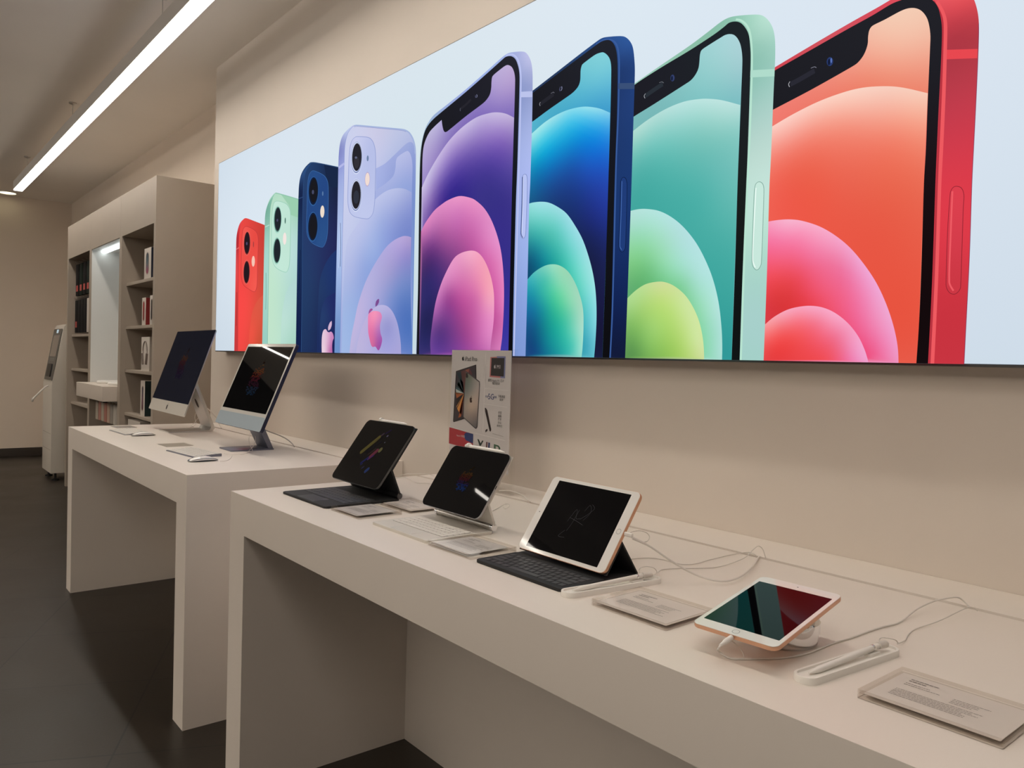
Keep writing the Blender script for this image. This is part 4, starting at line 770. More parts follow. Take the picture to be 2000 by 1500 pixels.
tube_bm(bm, [(cx + .052 * math.cos(a) * (1.0), -.1915, cz + .065 * math.sin(a)) for a in [PI * i / 14 for i in range(15)]], .004, 6, 1)
for s in (-1, 1):
    tube_bm(bm, [(cx + s * .052, -.1915, cz), (cx + s * .050, -.1915, cz - .03)], .0025, 6, 1)
    tube_bm(bm, [(cx + s * .060, -.192, cz - .02), (cx + s * .040, -.192, cz - .095)], .0105, 8, 1)
link('headphone_picture', bm_done(bm, 'headphone_picture'), mat('brown_grey_print', (.17, .13, .11), .5), hp, True)
carton('headphone_box', -5.948, -5.838, -.19, .02, .839, 1.088, DKC, 'tall white earphone box with dark green side on fourth shelf', 'box', None, capsule_pic(-5.893, .839, .10, .24, '403c48', '501828', '785868'))
carton('headphone_box', -6.28, -5.95, -.19, .02, .62, .79, PALE, 'white box on the lowest visible shelf behind the computer table', 'box')

# hanging cases in the left bay ------------------------------------------
CASE = mat('black_case_pack', (.007, .0065, .007), .6, noise=.3, nscale=12, spec=.15)
CASE_G = mat('dark_green_case_pack', (.008, .017, .012), .6, spec=.15)
LBL_R = mat('red_label', (.50, .08, .07), .5)
def hang_pack(x, y, z, wd, hh, m, lab, zl, label, group, cat='package'):
    r = root('hanging_package', (x, y, z), label, cat, group=group)
    prism('pack_card', rrect(wd, hh, .006, 4, x, z - hh / 2), y, y + .022, m, r, 'xz', .002, True)
    if lab: box('label_band', (x - wd * .3, x + wd * .3, y - .0015, y - .0005, zl, zl + .055), lab, r, 0)
    bm = bmesh.new(); tube_bm(bm, [(x, YB - .022, z + .012), (x, y - .01, z + .012), (x, y - .018, z + .022)], .0025, 6, 1)
    link('hook', bm_done(bm, 'hook'), ALU, r, True)
    return r
for i, (nm, x) in enumerate((('nearest the left side panel', -8.19), ('second from the left side panel', -8.03), ('third from the left side panel', -7.88), ('next to the lit niche', -7.73), )):
    hang_pack(x, -.19, 2.085 - .0 * i, .125, .29, CASE_G if i % 2 else CASE, LBL_R, 1.835, 'black case pack with red label in the upper row, ' + nm, 'phone cases hanging in the upper row', )
for i, (nm, x) in enumerate((('first from the left and with a red label', -8.185), ('second from the left', -8.06), ('third from the left', -7.93), ('fourth from the left', -7.80))):
    hang_pack(x, -.195, 1.752, .118, .30, CASE, LBL_R if i == 0 else None, 1.50, 'black case pack in the lower row, ' + nm, 'black cases hanging in the lower row')
hang_pack(-7.685, -.195, 1.752, .10, .30, PACK_W, None, 1.5, 'white case pack at the right end of the lower row of hanging cases', 'black cases hanging in the lower row')

# display console in the lit niche ---------------------------------------
r = root('wall_console', (-6.88, -.05, .912), 'white boxy console shelf projecting from the lit niche', 'shelf')
box('console_body', (-7.348, -6.400, -.34, YB - .024, .912, 1.025), mat('console_laminate', (.68, .60, .52), .45), r, .002)
for x, wh in ((-7.10, 'left'), (-6.72, 'right')):
    lathe('charging_disc' if 0 else 'round_tray', [(0, 1.026), (.13, 1.026), (.135, 1.030), (.135, 1.042), (.128, 1.046), (.085, 1.046), (.075, 1.036), (0, 1.036)], mat('white_tray', (.82, .80, .76), .3), None, (x, -.10, 0), 40)
    o = bpy.context.scene.collection.objects[-1]
    tag(o, 'white round ring-shaped tray on the console, the %s one' % wh, 'tray', 'round trays on the console')
r = root('hanging_rail', (-6.9, -.2, .88), 'thin metal rail with a black clamp under the console holding strap packs', 'rail')
tube('rail', [(-7.33, -.2, .895), (-6.42, -.2, .895)], .006, ALU, r, n=1)
box('clamp', (-7.03, -6.93, -.225, -.19, .872, .906), BLACK, r, .004)
cols = [('cream', (.50, .44, .36)), ('pink', (.52, .25, .20)), ('pale cream', (.58, .50, .40)), ('salmon', (.50, .22, .17)), ('peach', (.58, .42, .32)), ('grey', (.40, .36, .31)), ('white', (.62, .57, .50)), ('off-white', (.60, .55, .49))]
for i, (c, rgb) in enumerate(cols):
    x = -7.24 + i * .102
    rr = root('strap_package', (x, -.2, .885), 'slim %s strap package hanging from the rail under the console' % c, 'package', group='strap packages hanging under the console')
    prism('pack_card', rrect(.09, .155, .006, 4, x, .882 - .0775 - .01), -.205, -.19, mat('strap_pack_' + c, rgb, .45), rr, 'xz', .002, True)
    tube('hook', [(x, -.1975, .868), (x, -.1975, .902)], .0015, ALU, rr, n=1)

# ================================================================== SELF-SERVICE KIOSK
def kiosk():
    x0, x1 = -9.215, -8.727
    KW = mat('kiosk_white_metal', (.60, .55, .48), .4)
    r = root('kiosk', ((x0 + x1) / 2, -.08, 0), 'tall white self-service kiosk with a slanted black screen panel beside the shelving', 'kiosk')
    prof = [(-.30, .075), (-.30, .955), (-.292, .970), (-.203, 1.515), (-.185, 1.540), (-.15, 1.548), (.10, 1.548), (.12, 1.53), (.12, .075)]
    prism('body', prof, x0, x1, KW, r, 'yz', .006, True)
    # slanted panel
    A = Vector((0, -.2935, .975)); B = Vector((0, -.2055, 1.508)); u = (B - A); L = u.length; u.normalize()
    n = Vector((0, -u.z, u.y))
    def on(x, v, d): q = A + u * v + n * d; return (x, q.y, q.z)
    def plate(name, pts, d0, d1, m, parent):
        bm = bmesh.new(); prism_bm(bm, pts, 0, d1 - d0, 'xy')
        for v in bm.verts: v.co = Vector(on(v.co.x, v.co.y, d0 + v.co.z))
        return link(name, bm_done(bm, name), m, parent, True)
    cx = (x0 + x1) / 2; wd = x1 - x0 - .05
    pn = plate('control_panel', rrect(wd, L - .02, .02, 5, cx, L / 2), .0005, .004, mat('kiosk_bezel', (.075, .075, .07), .3), r)
    plate('screen', rrect(wd * .72, L * .40, .004, 3, cx, L * .66), .0042, .0055, mat('kiosk_screen_off', (.23, .20, .18), .15), pn)
    plate('card_reader', rrect(wd * .5, L * .24, .01, 3, cx - .02, L * .2), .0042, .012, BLACK, pn)
    plate('status_light', rrect(wd * .22, .035, .003, 2, cx, L * .935), .0042, .005, emis('kiosk_label_glow', (.62, .75, .80), .7), pn)
    plate('slot_lines', rrect(wd * .5, .008, .002, 2, cx, L * .42), .0042, .005, mat('grey_line', (.25, .27, .27), .4), pn)
    plate('slot_lines', rrect(wd * .5, .008, .002, 2, cx, L * .39), .0042, .005, mat('grey_line', (.25, .27, .27), .4), pn)
    boxes('door_seam', [(x0 + .03, x1 - .03, -.3012, -.3002, .46, .463), (x0 + .03, x1 - .03, -.3012, -.3002, .30, .303)], GROOVE, r, 0)
    for x in (x0 + .08, x1 - .06):
        for y in (-.25, .06):
            lathe('foot', [(0, 0), (.035, 0), (.035, .012), (.012, .02), (.010, .076), (0, .076)], BLACK, r, (x, y, 0), 20)
    return r
kiosk()
bm = bmesh.new()
tube_bm(bm, [(-8.90, -.303, .93), (-8.90, -.33, .915), (-8.92, -.385, .85), (-8.93, -.425, .80), (-8.95, -.43, .775)], (.007, .011), 8, 5)
tube_bm(bm, [(-8.93, -.418, .805), (-8.99, -.425, .80)], .008, 8, 1)
o = link('cleaning_cloth_strap', bm_done(bm, 'strap'), CABLE)
tag(o, 'pale strap hanging forward from the front of the white kiosk', 'strap')
# ================================================================== DEVICES
R = math.radians
def rect_q(x0, x1, z0, z1, y): return [(x0, y, z0), (x1, y, z0), (x1, y, z1), (x0, y, z1)]
def soft_row(h, k=.25):
    v = [int(h[i:i + 2], 16) for i in (0, 2, 4)]; g = sum(v) / 3
    return ''.join('%02x' % int(a + (g - a) * k) for a in v)
def logo_image(parent, cx, cz, s, rows, name='display_image', gain=1.0, glitch=.10, seed=1, y=-.0004, mname='screen_logo_glow', N=26):
    """a broken-up fruit mark made of coloured horizontal dashes; parent space, screen plane xz"""
    rnd = random.Random(seed); pat = []
    b, l = apple_outline(cx, cz, s)
    def row(poly, z):
        xs = []
        for i in range(len(poly)):
            a, c = poly[i - 1], poly[i]
            if (a[1] > z) != (c[1] > z): xs.append(a[0] + (z - a[1]) / (c[1] - a[1]) * (c[0] - a[0]))
        return sorted(xs)
    z0 = cz - .5 * s; h = 1.16 * s / N
    for i in range(N):
        z = z0 + (i + .5) * h; u = i / (N - 1)
        c = soft_row(rows[min(int((1 - u) * len(rows)), len(rows) - 1)])
        for poly, dens in ((b, .9), (l, .45)):
            xs = row(poly, z)
            for a, d in zip(xs[::2], xs[1::2]):
                x = a
                while x < d:
                    ww = s * rnd.uniform(.03, .16); j = rnd.uniform(-glitch, glitch) * s * .4
                    if rnd.random() < dens:
                        e = min(x + ww, d)
                        pat.append(([(x + j, z - h * .42), (e + j, z - h * .42), (e + j, z + h * .42), (x + j, z + h * .42)], c, 0))
                    x += ww * 1.05
    m = MATS.get(mname) or attr_emis(mname, gain)
    me = ink_mesh(name, pat, lambda p, d: (p[0], y - d, p[1]))
    return link(name, me, m, parent)

def tablet(name, pos, yaw, tilt, w, h, th, r, body, front, bez, label, portrait=False, homebtn=None, cam_side=None):
    """landscape slab; origin at the front face's bottom edge"""
    t = root(name, pos, label, 'tablet', (-tilt, 0, yaw))
    # body
    prism('body', [(p[0], p[1] + h / 2) for p in rrect(w, h, r, 8)], 0.0004, th, body, t, 'xz', .0012)
    prism('front_glass', [(p[0], p[1] + h / 2) for p in rrect(w - .0014, h - .0014, r - .0007, 8)], -.0001, .0008, front, t, 'xz', 0)
    bx, bz = bez
    if front is not GLASS_B:
        prism('screen', [(p[0], p[1] + h / 2) for p in rrect(w - 2 * bx, h - 2 * bz, .001, 2)], -.0002, .0004, GLASS_B, t, 'xz', 0)
    return t

def keys_layout(rows, x0, x1, y0, y1, gap, z, hgt, m, parent, taper=.0006):
    """one mesh object per key, sharing mesh data by width"""
    cache = {}
    ny = len(rows); ch = (y1 - y0) / ny
    for j, row in enumerate(rows):
        tot = sum(row); x = x0
        hh = ch
        for wd in row:
            ww = (x1 - x0) * wd / tot
            kk = (round(ww, 5), round(hh, 5))
            if kk not in cache:
                bm = bmesh.new(); a, b = ww - gap, hh - gap
                prism_bm(bm, rrect(a, b, min(.0018, a * .2), 2), 0, hgt, 'xy', min(.0005, hgt * .4), 1)
                cache[kk] = bm_done(bm, 'key'); cache[kk].materials.append(m)
            o = bpy.data.objects.new('key', cache[kk]); COL.objects.link(o); o.parent = parent
            o.location = (x + ww / 2, y1 - (j + .5) * ch, z)
            x += ww
ROWS_M = [[1]*13 + [1.5], [1.5] + [1]*12 + [1], [1.8] + [1]*11 + [1.7], [2.3] + [1]*10 + [2.2], [1, 1, 1, 1.2, 5, 1.2, 1, 1, 1, 1]]
ROWS_S = [[1]*13 + [1.6], [1.6] + [1]*13, [1.9] + [1]*11 + [1.8], [2.3] + [1]*10 + [2.4], [1, 1, 1.2, 1.2, 5.4, 1.2, 1, 1, 1]]
ROWS_D = [[1.2] + [1]*12 + [1.2], [1]*13 + [1.5], [1.5] + [1]*12 + [1], [1.8] + [1]*11 + [1.8], [2.4] + [1]*10 + [2.3], [1, 1, 1, 1.2, 5, 1.2, 1, 1, 1, 1]]

def magic_case(pos, w, depth, fab, key, trk, hinge_m, label, cover_pts, hinge_y, hinge_z, wl):
    """folding keyboard case with trackpad, hinge tube and rear cover; origin = front centre on the table"""
    k = root('keyboard_case', pos, label, 'keyboard')
    prism('keyboard_base', rrect(w, depth, .010, 6, 0, depth / 2), 0, .0065, fab, k, 'xy', .0015)
    prism('trackpad', rrect(w * .37, depth * .215, .003, 4, 0, depth * .135), .0063, .0068, trk, k, 'xy', 0)
    prism('key_gap_shade', rrect(w * .885, depth * .435, .003, 3, 0, depth * .485), .0062, .0067, mat('key_gap_shade_' + key.name, (.30, .27, .24) if key is WHITEK else (.008, .008, .009), .7), k, 'xy', 0)  # darker plate added to carry the shade in the gaps between keys
    keys_layout(ROWS_M, -w * .44, w * .44, depth * .27, depth * .70, .0022, .0064, .0013, key, k)
    tube('hinge', [(-w / 2 + .012, hinge_y, hinge_z), (w / 2 - .012, hinge_y, hinge_z)], .0085, ALU if fab is WHITEF else fab, k, False, 20, 1)
    for s in (-1, 1):
        tube('hinge_cap', [(s * (w / 2 - .012), hinge_y, hinge_z), (s * (w / 2 - .002), hinge_y, hinge_z)], .0090, hinge_m, k, False, 20, 1)
    # rear cover: lower flap from hinge up to the tablet, upper flap flat against the tablet's back
    prism('rear_cover', cover_pts, -w / 2 + .001, w / 2 - .001, wl, k, 'yz', .0008)
    return k

# ---- large dark tablet on black keyboard case
f = 1.013
p129 = Vector((-2.056 * f, -1.683 + 1.100 * f, 1.287 - .366 * f)); t129 = R(35.8); W129, H129 = .2806 * f, .2149 * f
def back_pts(p, tilt, h, th, z_lo, hinge, base_y, t=.003, top=1.0):
    """side profile (y, z) of a thin rear cover, relative to (base_y, T)"""
    n = Vector((math.cos(tilt), -math.sin(tilt)))      # out of the back, in (y, z)
    u = Vector((math.sin(tilt), math.cos(tilt)))       # up along the tablet
    o = Vector((p.y - base_y, p.z - T))
    s_lo = (z_lo - p.z) / math.cos(tilt)
    a = o + n * (th + .0012) + u * (h * top - .002); b = o + n * (th + .0012) + u * s_lo
    hg = Vector(hinge)
    q = [a, b, hg + Vector((-.002, .006)), hg + Vector((.0035, .007)), b + n * .0042 + u * .004, a + n * t]
    return [(v.x, v.y) for v in q]
kb129y = -.725
magic_case((-2.083, kb129y, T), .287, .236, BLACKF, BLACKK, TRACKB, ALU_D, 'black folding keyboard case holding the tablet with coloured pill shapes',
           back_pts(p129, t129, H129, .0064, .972, (-.490 - kb129y, .0130), kb129y), -.490 - kb129y, .0145, BLACKF)
tb = tablet('tablet', p129, 0, t129, W129, H129, .0064, .018, ALU_D, GLASS_B, (0, 0), 'large dark tablet showing yellow and purple pill shapes, leftmost on the front table')
def pill(x0, z0, x1, z1, wd):
    a = math.atan2(z1 - z0, x1 - x0); o = []
    for i in range(9): o.append((x1 + wd * math.cos(a - PI / 2 + PI * i / 8), z1 + wd * math.sin(a - PI / 2 + PI * i / 8)))
    for i in range(9): o.append((x0 + wd * math.cos(a + PI / 2 + PI * i / 8), z0 + wd * math.sin(a + PI / 2 + PI * i / 8)))
    return o
def soft(h, k=.3):
    v = [int(h[i:i + 2], 16) for i in (0, 2, 4)]; g = sum(v) / 3
    return ''.join('%02x' % int(a + (g - a) * k) for a in v)
def pgrad(x0, z0, x1, z1, wd, c0, c1):
    c0, c1 = soft(c0), soft(c1)
    return (pill(x0, z0, x1, z1, wd), [(x0, z0, c0), (x1, z1, c1)], 0)
pat = [pgrad(-.058, .104, -.012, .162, .0078, '6a5a24', '7c4420'), pgrad(.036, .120, .038, .124, .0075, '6e6434', '7a6838'),
       pgrad(-.006, .171, .0, .177, .003, '4c3444', '6a4c54'), pgrad(.010, .178, .028, .193, .0022, '2c1c44', '382458'), pgrad(.026, .170, .029, .173, .002, '6a5c80', '6a5c80'),
       pgrad(-.030, .104, .015, .150, .0015, '24202c', '38343c'), pgrad(.006, .094, .022, .118, .0072, '7c2c3c', '442c6c'), pgrad(-.012, .100, .008, .122, .003, '402c28', '6c4838'),
       pgrad(-.022, .068, -.002, .090, .004, '242460', '2c2878'), pgrad(-.018, .062, -.012, .067, .0015, '2c2c68', '3c3484'), pgrad(.002, .084, .018, .100, .0035, '4c2468', '5c3080'),
       pgrad(.0, .052, .006, .058, .0025, '303050', '3a3a5c'), pgrad(.030, .046, .036, .054, .0065, '2a3a74', '2c3c78'), pgrad(.034, .148, .036, .150, .001, '787890', '787890'),
       pgrad(-.020, .148, .004, .166, .0012, '201824', '2c2434')]
link('display_image', ink_mesh('display_image', pat, lambda p, d: (p[0], -.0004, p[1])), attr_emis('screen_pills_glow', .55), tb)

# ---- silver tablet on white keyboard case
p11 = Vector((-1.577, -.575, .916)); t11 = R(33.7)
kb11y = -.716
magic_case((-1.579, kb11y, T), .250, .192, WHITEF, WHITEK, TRACKW, CHROME, 'off-white folding keyboard case with trackpad holding the silver tablet',
           back_pts(p11, t11, .1785, .0059, .952, (-.522 - kb11y, .0125), kb11y), -.522 - kb11y, .0145, WHITEF)
tb = tablet('tablet', p11, R(-.2), t11, .2476, .1785, .0059, .018, ALU_S, GLASS_B, (0, 0), 'silver-edged tablet with a small rainbow fruit mark on black, on the white keyboard')
logo_image(tb, .000, .090, .064, ['3c2c14', '583814', '68401c', '642c1c', '602028', '3c2450', '24347c', '20408c'], gain=.30, seed=3)
prism('port', rrect(.0006, .009, .0002, 2, .1238, .089), .0018, .0042, BLACK, tb, 'xz', 0)

# ---- rose gold tablet on black fabric keyboard
f = 1.02
p10 = Vector((-1.116 * f, -1.683 + 1.052 * f, 1.287 - .385 * f)); t10 = R(34.7); W10, H10 = .2506 * f, .1741 * f
kb10y = -.720
k = root('keyboard_case', (-1.139, kb10y, T), 'black fabric keyboard with a folded triangular back propping the white-bezelled tablet', 'keyboard')
prism('keyboard_base', rrect(.258, .116, .008, 6, 0, .058), 0, .0065, BLACKF, k, 'xy', .0015)
keys_layout(ROWS_S, -.118, .118, .012, .094, .0035, .0060, .0016, BLACKK, k)
oy, oz = p10.y - kb10y, p10.z - T
ap = Vector((oy, oz)) + Vector((math.cos(t10), -math.sin(t10))) * .0080 + Vector((math.sin(t10), math.cos(t10))) * .070
prism('support_strip', [(.114, .0005), (.208, .0005), (.208, .0035), (.126, .0060), (.114, .0060)], -.128, .128, BLACKF, k, 'yz', .0008)
prism('fold_flap', [(.2085, .0042), (.2045, .0036), (ap.x + .0005, ap.y), (ap.x + .003, ap.y + .003)], -.128, .128, BLACKF, k, 'yz', .0006)
fr = Vector((oy, oz)) + Vector((math.cos(t10), -math.sin(t10))) * .0085
prism('fold_flap', [(fr.x, max(fr.y, .0065)), (ap.x + .001, ap.y), (ap.x + .004, ap.y - .002), (fr.x + .0035, max(fr.y, .0065))], -.128, .128, BLACKF, k, 'yz', .0006)
tb = tablet('tablet', p10, R(-.4), t10, W10, H10, .0075, .012, ALU_G, WHITE_G, (.0225, .0085), 'white-bezelled rose gold tablet propped on the black fabric keyboard')
def ring_mesh(name, cx, cz, r0, r1, y, m, parent, n=28):
    qs = []
    for i in range(n):
        a, b = 2 * PI * i / n, 2 * PI * (i + 1) / n
        qs.append([(cx + r0 * math.cos(a), y, cz + r0 * math.sin(a)), (cx + r1 * math.cos(a), y, cz + r1 * math.sin(a)), (cx + r1 * math.cos(b), y, cz + r1 * math.sin(b)), (cx + r0 * math.cos(b), y, cz + r0 * math.sin(b))])
    return quads(name, qs, m, parent)
RINGM = mat('home_ring_silver', (.30, .29, .28), .3, .6)
ring_mesh('home_button', W10 / 2 - .0115, H10 / 2, .0050, .0058, -.0004, RINGM, tb)
lathe('camera', [(0, 0), (.0013, 0)], BLACK, tb, (-W10 / 2 + .0115, -.0005, H10 / 2), 14, (0, -1, 0), False)
def squig(name, pts, wd, m, parent, y=-.0005):
    q = spline([(a, b, False) for a, b in pts], 5, False); qs = []
    for a, b in zip(q, q[1:]):
        dx, dz = b[0] - a[0], b[1] - a[1]; d = math.hypot(dx, dz) or 1; nx, nz = -dz / d * wd / 2, dx / d * wd / 2
        qs.append([(a[0] - nx, y, a[1] - nz), (b[0] - nx, y, b[1] - nz), (b[0] + nx, y, b[1] + nz), (a[0] + nx, y, a[1] + nz)])
    return qs
qs = []
S10 = lambda P: [(x * .25, .088 + z * .25) for x, z in P]
for P in (((-.10, -.02), (-.06, .10), (-.02, .02), (.02, .03)), ((-.10, .02), (.0, .0), (.08, -.02)), ((-.06, -.10), (-.04, -.02), (-.03, .10)), ((.03, .10), (.06, .16), (.10, .10), (.06, .02)), ((.02, .02), (.08, .08), (.12, .14), (.08, .17)), ((-.08, -.10), (-.12, -.16), (-.05, -.16))):
    qs += squig('', S10(P), .0005, None, None)
quads('display_image', qs, emis('dim_line_glow', (.055, .05, .05), 1.0), tb)

# ---- small tablet on round stand
pm = Vector((-.636, -.743, .914)); tm = R(79.9); ym = R(3.3)
tb = tablet('tablet', pm, ym, tm, .1348, .2032, .0062, .011, ALU_G, WHITE_G, (.0072, .0215), 'small rose gold tablet lying almost flat on a round stand, nearest the camera')
ring_mesh('home_button', 0, .0108, .0048, .0056, -.0004, RINGM, tb)
lathe('camera', [(0, 0), (.0013, 0)], BLACK, tb, (0, -.0005, .2032 - .011), 14, (0, -1, 0), False)
plug = bmesh.new()
prism_bm(plug, rrect(.0085, .0060, .0025, 4, 0, .0035), -.0125, -.0003, 'xy')   # runs out of the bottom edge
for v in plug.verts: v.co = Vector((v.co.x, v.co.y, v.co.z))
bm = bmesh.new(); prism_bm(bm, rrect(.0082, .0048, .0022, 4, 0, .0034), -.0150, -.0003, 'xy', .0006, 1)
plug.free()
mini_root = tb
# stand: slanted-top polished drum
sx_, sy_ = -.645, -.598
r = root('tablet_stand', (sx_, sy_, T), 'polished round metal stand with a white neck under the small tablet', 'stand')
lathe('chrome_drum', [(0, 0), (.053, 0), (.055, .002), (.055, .033), (.053, .035), (0, .035)], CHROME, r, (sx_, sy_, T), 48)
bm = bmesh.new(); lathe_bm(bm, [(0, .035), (.047, .035), (.047, .052), (0, .052)], (sx_, sy_, T), 40)
ct, st_ = math.cos(tm), math.sin(tm)
for v in bm.verts:
    if v.co.z > T + .05:
        u = (v.co.y - pm.y) / math.sin(tm)
        v.co.z = pm.z + u * math.cos(tm) - .0068
link('neck', bm_done(bm, 'neck'), WHITE_P, r, True)

# ---- pencils (styluses)
def stylus(name_label, a, b, ra=.0044, flat=False, collar=False, group=None):
    a, b = Vector(a), Vector(b); d = (b - a).normalized(); L = (b - a).length
    r = root('stylus', tuple(a), name_label, 'stylus', group=group)
    lathe('barrel', [(0, 0), (.0012, .0005), (ra * .98, .020), (ra, .022), (ra, L - .002), (ra * .8, L), (0, L)], WHITE_P, r, tuple(a), 20, tuple(d))
    if collar:
        lathe('collar', [(ra + .0002, L - .016), (ra + .0004, L - .0155), (ra + .0004, L - .0125), (ra + .0002, L - .012)], CHROME, r, tuple(a), 20, tuple(d))
    return r
# two magnet-held styluses on the top edges of the big tablets
def on_tab(p, tilt, x, y, z):
    return (p[0] + x, p[1] + y * math.cos(tilt) + z * math.sin(tilt), p[2] - y * math.sin(tilt) + z * math.cos(tilt))
s1 = stylus('white stylus lying on top of the leftmost large dark tablet', on_tab(p129, t129, .084, .0032, H129 + .0048), on_tab(p129, t129, -.075, .0032, H129 + .0048))
s2 = stylus('white stylus lying on top of the silver-edged tablet', on_tab(p11, t11, .088, .003, .1785 + .0048), on_tab(p11, t11, -.074, .003, .1785 + .0048))
for s, p, t_, h, x in ((s1, p129, t129, H129, -.070), (s2, p11, t11, .1785, -.062)):
    lathe('tether_clip', [(0, -.005), (.0066, -.004), (.0070, 0), (.0066, .005), (0, .006)], WHITE_P, s, on_tab(p, t_, x, .0032, h + .0070), 18, (1, 0, 0))

# ---- stylus trays
def tray(cx, yf, yb, skew, label, lab2):
    w_, L = .034, yb - yf
    ang = math.atan2(-skew, L)
    r = root('stylus_tray', (cx, (yf + yb) / 2, T), label, 'tray', (0, 0, ang), 'stylus trays')
    # shallow dish with raised rim
    bm = bmesh.new()
    oo = rrect(w_, L, w_ / 2 - .0005, 10); ii = rrect(w_ - .008, L - .008, (w_ - .008) / 2 - .0005, 10)
    lv = [(oo, .0), (oo, .0085), ([(p[0] * .97, p[1] * .995) for p in oo], .0095), (ii, .0095), (ii, .006)]
    rings = [[bm.verts.new((p[0], p[1], z)) for p in P] for P, z in lv]
    for a, b in zip(rings, rings[1:]):
        for i in range(len(a)): bm.faces.new((a[i], a[(i + 1) % len(a)], b[(i + 1) % len(b)], b[i]))
    bm.faces.new(rings[0][::-1]); bm.faces.new(rings[-1])
    link('dish', bm_done(bm, 'dish'), WHITE_P, r)
    # retaining cradle under the stylus cap
    prism('cradle', rrect(.016, .026, .004, 4, -.001, L / 2 - .055), .0058, .0105, WHITE_P, r, 'xy', .001)
    return r, ang
ta, anga = tray(-.976, -.735, -.510, .030, 'white oblong stylus tray beside the black fabric keyboard', '')
tb_, angb = tray(-.526, -.735, -.512, .020, 'white oblong stylus tray right of the small tablet', '')
za = T + .0108
def stylus_on(tr, ang, label):
    c = tr.location; d = Vector((math.sin(-ang), math.cos(ang)))
    a = (c.x - d.x * .088, c.y - d.y * .088 - .004, T + .0092); b = (c.x + d.x * .076, c.y + d.y * .076 - .004, T + .0162)
    s = stylus(label, a, b, .0044, collar=True)
    lathe('tether_sleeve', [(0, 0), (.0052, .0), (.0052, .020), (.0030, .024), (0, .024)], CABLE, s, b, 18, (d.x, d.y, -.05))
    return b
pa_end = stylus_on(ta, anga, 'white stylus with a chrome collar resting in the tray beside the black fabric keyboard')
pb_end = stylus_on(tb_, angb, 'white stylus with a chrome collar resting in the tray right of the small tablet')

# ---- price tags in acrylic blocks
def price_tag(cx, cy, yaw, w_, d_, paper, dark, label, seed, zb=T, th=.011):
    rnd = random.Random(seed)
    r = root('price_tag', (cx, cy, zb), label, 'sign', (0, 0, yaw), 'acrylic price tags')
    prism('acrylic_base', rrect(w_, d_, .002, 3), .0022, th * .48, ACR_E, r, 'xy', .0004, segs=1)
    prism('acrylic_cover', rrect(w_, d_, .002, 3), th * .56, th, ACR, r, 'xy', .0004, segs=1)
    def rim(name, z0, z1, m):
        bm = bmesh.new()
        oo = rrect(w_ + .0004, d_ + .0004, .002, 3); ii = rrect(w_ - .0030, d_ - .0030, .0012, 3)
        R_ = [[bm.verts.new((p[0], p[1], z)) for p in P] for P, z in ((ii, z0), (oo, z0), (oo, z1), (ii, z1))]
        for a in range(4):
            A_, B_ = R_[a], R_[(a + 1) % 4]
            for i in range(len(A_)): bm.faces.new((A_[i], A_[(i + 1) % len(A_)], B_[(i + 1) % len(B_)], B_[i]))
        return link(name, bm_done(bm, name), m, r)
    rim('block_edge', .0, th * .46, ACR_R); rim('block_edge', th * .58, th + .0002, ACR_R)
    pp = prism('paper_insert', rrect(w_ - (.026 if dark else .010), d_ - .012, .001, 2, -.009 if dark else 0, 0), th * .50, th * .53, paper, r, 'xy', 0)
    bm = bmesh.new(); zt = th * .545
    def line(x0, x1, y, h):
        x = x0
        while x < x1:
            ww = rnd.uniform(.0015, .006); e = min(x + ww, x1)
            bm.faces.new([bm.verts.new(v) for v in ((x, y, zt), (e, y, zt), (e, y + h, zt), (x, y + h, zt))]); x = e + .0007
    X = -w_ / 2 + .022
    line(X, X + .035, d_ / 2 - .024, .0030); line(X, X + .022, d_ / 2 - .031, .0036)
    line(X, X + .030, d_ / 2 - .040, .0018); line(X, X + .044, d_ / 2 - .046, .0018)
    for i in range(4): line(X + .06, X + .06 + rnd.uniform(.025, .045), d_ / 2 - .044 - i * .0048, .0016)
    for i in range(6): line(X, X + .102 - rnd.uniform(0, .02), d_ / 2 - .068 - i * .0046, .0016)
    me = bpy.data.meshes.new('lettering'); bm.to_mesh(me); bm.free()
    link('lettering', me, INK, pp)
    return r
price_tag(-1.842, -.654, R(.5), .156, .128, PAPER, True, 'acrylic price tag with dark grey paper in front of the leftmost black keyboard case', 1)
price_tag(-1.845, -.515, R(0), .156, .100, PAPER_L, False, 'acrylic price tag with pale paper behind the other one, between the two large tablets', 2)
price_tag(-1.366, -.656, R(.5), .158, .126, PAPER, True, 'acrylic price tag with grey paper between white and black keyboards', 3)
price_tag(-.850, -.660, R(1), .160, .128, PAPER_L, False, 'clear acrylic price tag between the stylus tray and the small tablet', 4)
price_tag(-.385, -.653, R(0), .165, .126, PAPER_L, False, 'acrylic price tag at the near right end of the front table', 5)

# ================================================================== DESKTOP COMPUTERS
def imac_display(parent, pos, yaw, tilt, w_, h_, th, r_, body, label=None):
    d = part_root('display', pos, (-tilt, 0, yaw), parent)
    prism('shell', [(p[0], p[1] + h_ / 2) for p in rrect(w_, h_, r_, 6)], .0008, th, body, d, 'xz', .0012)
    return d
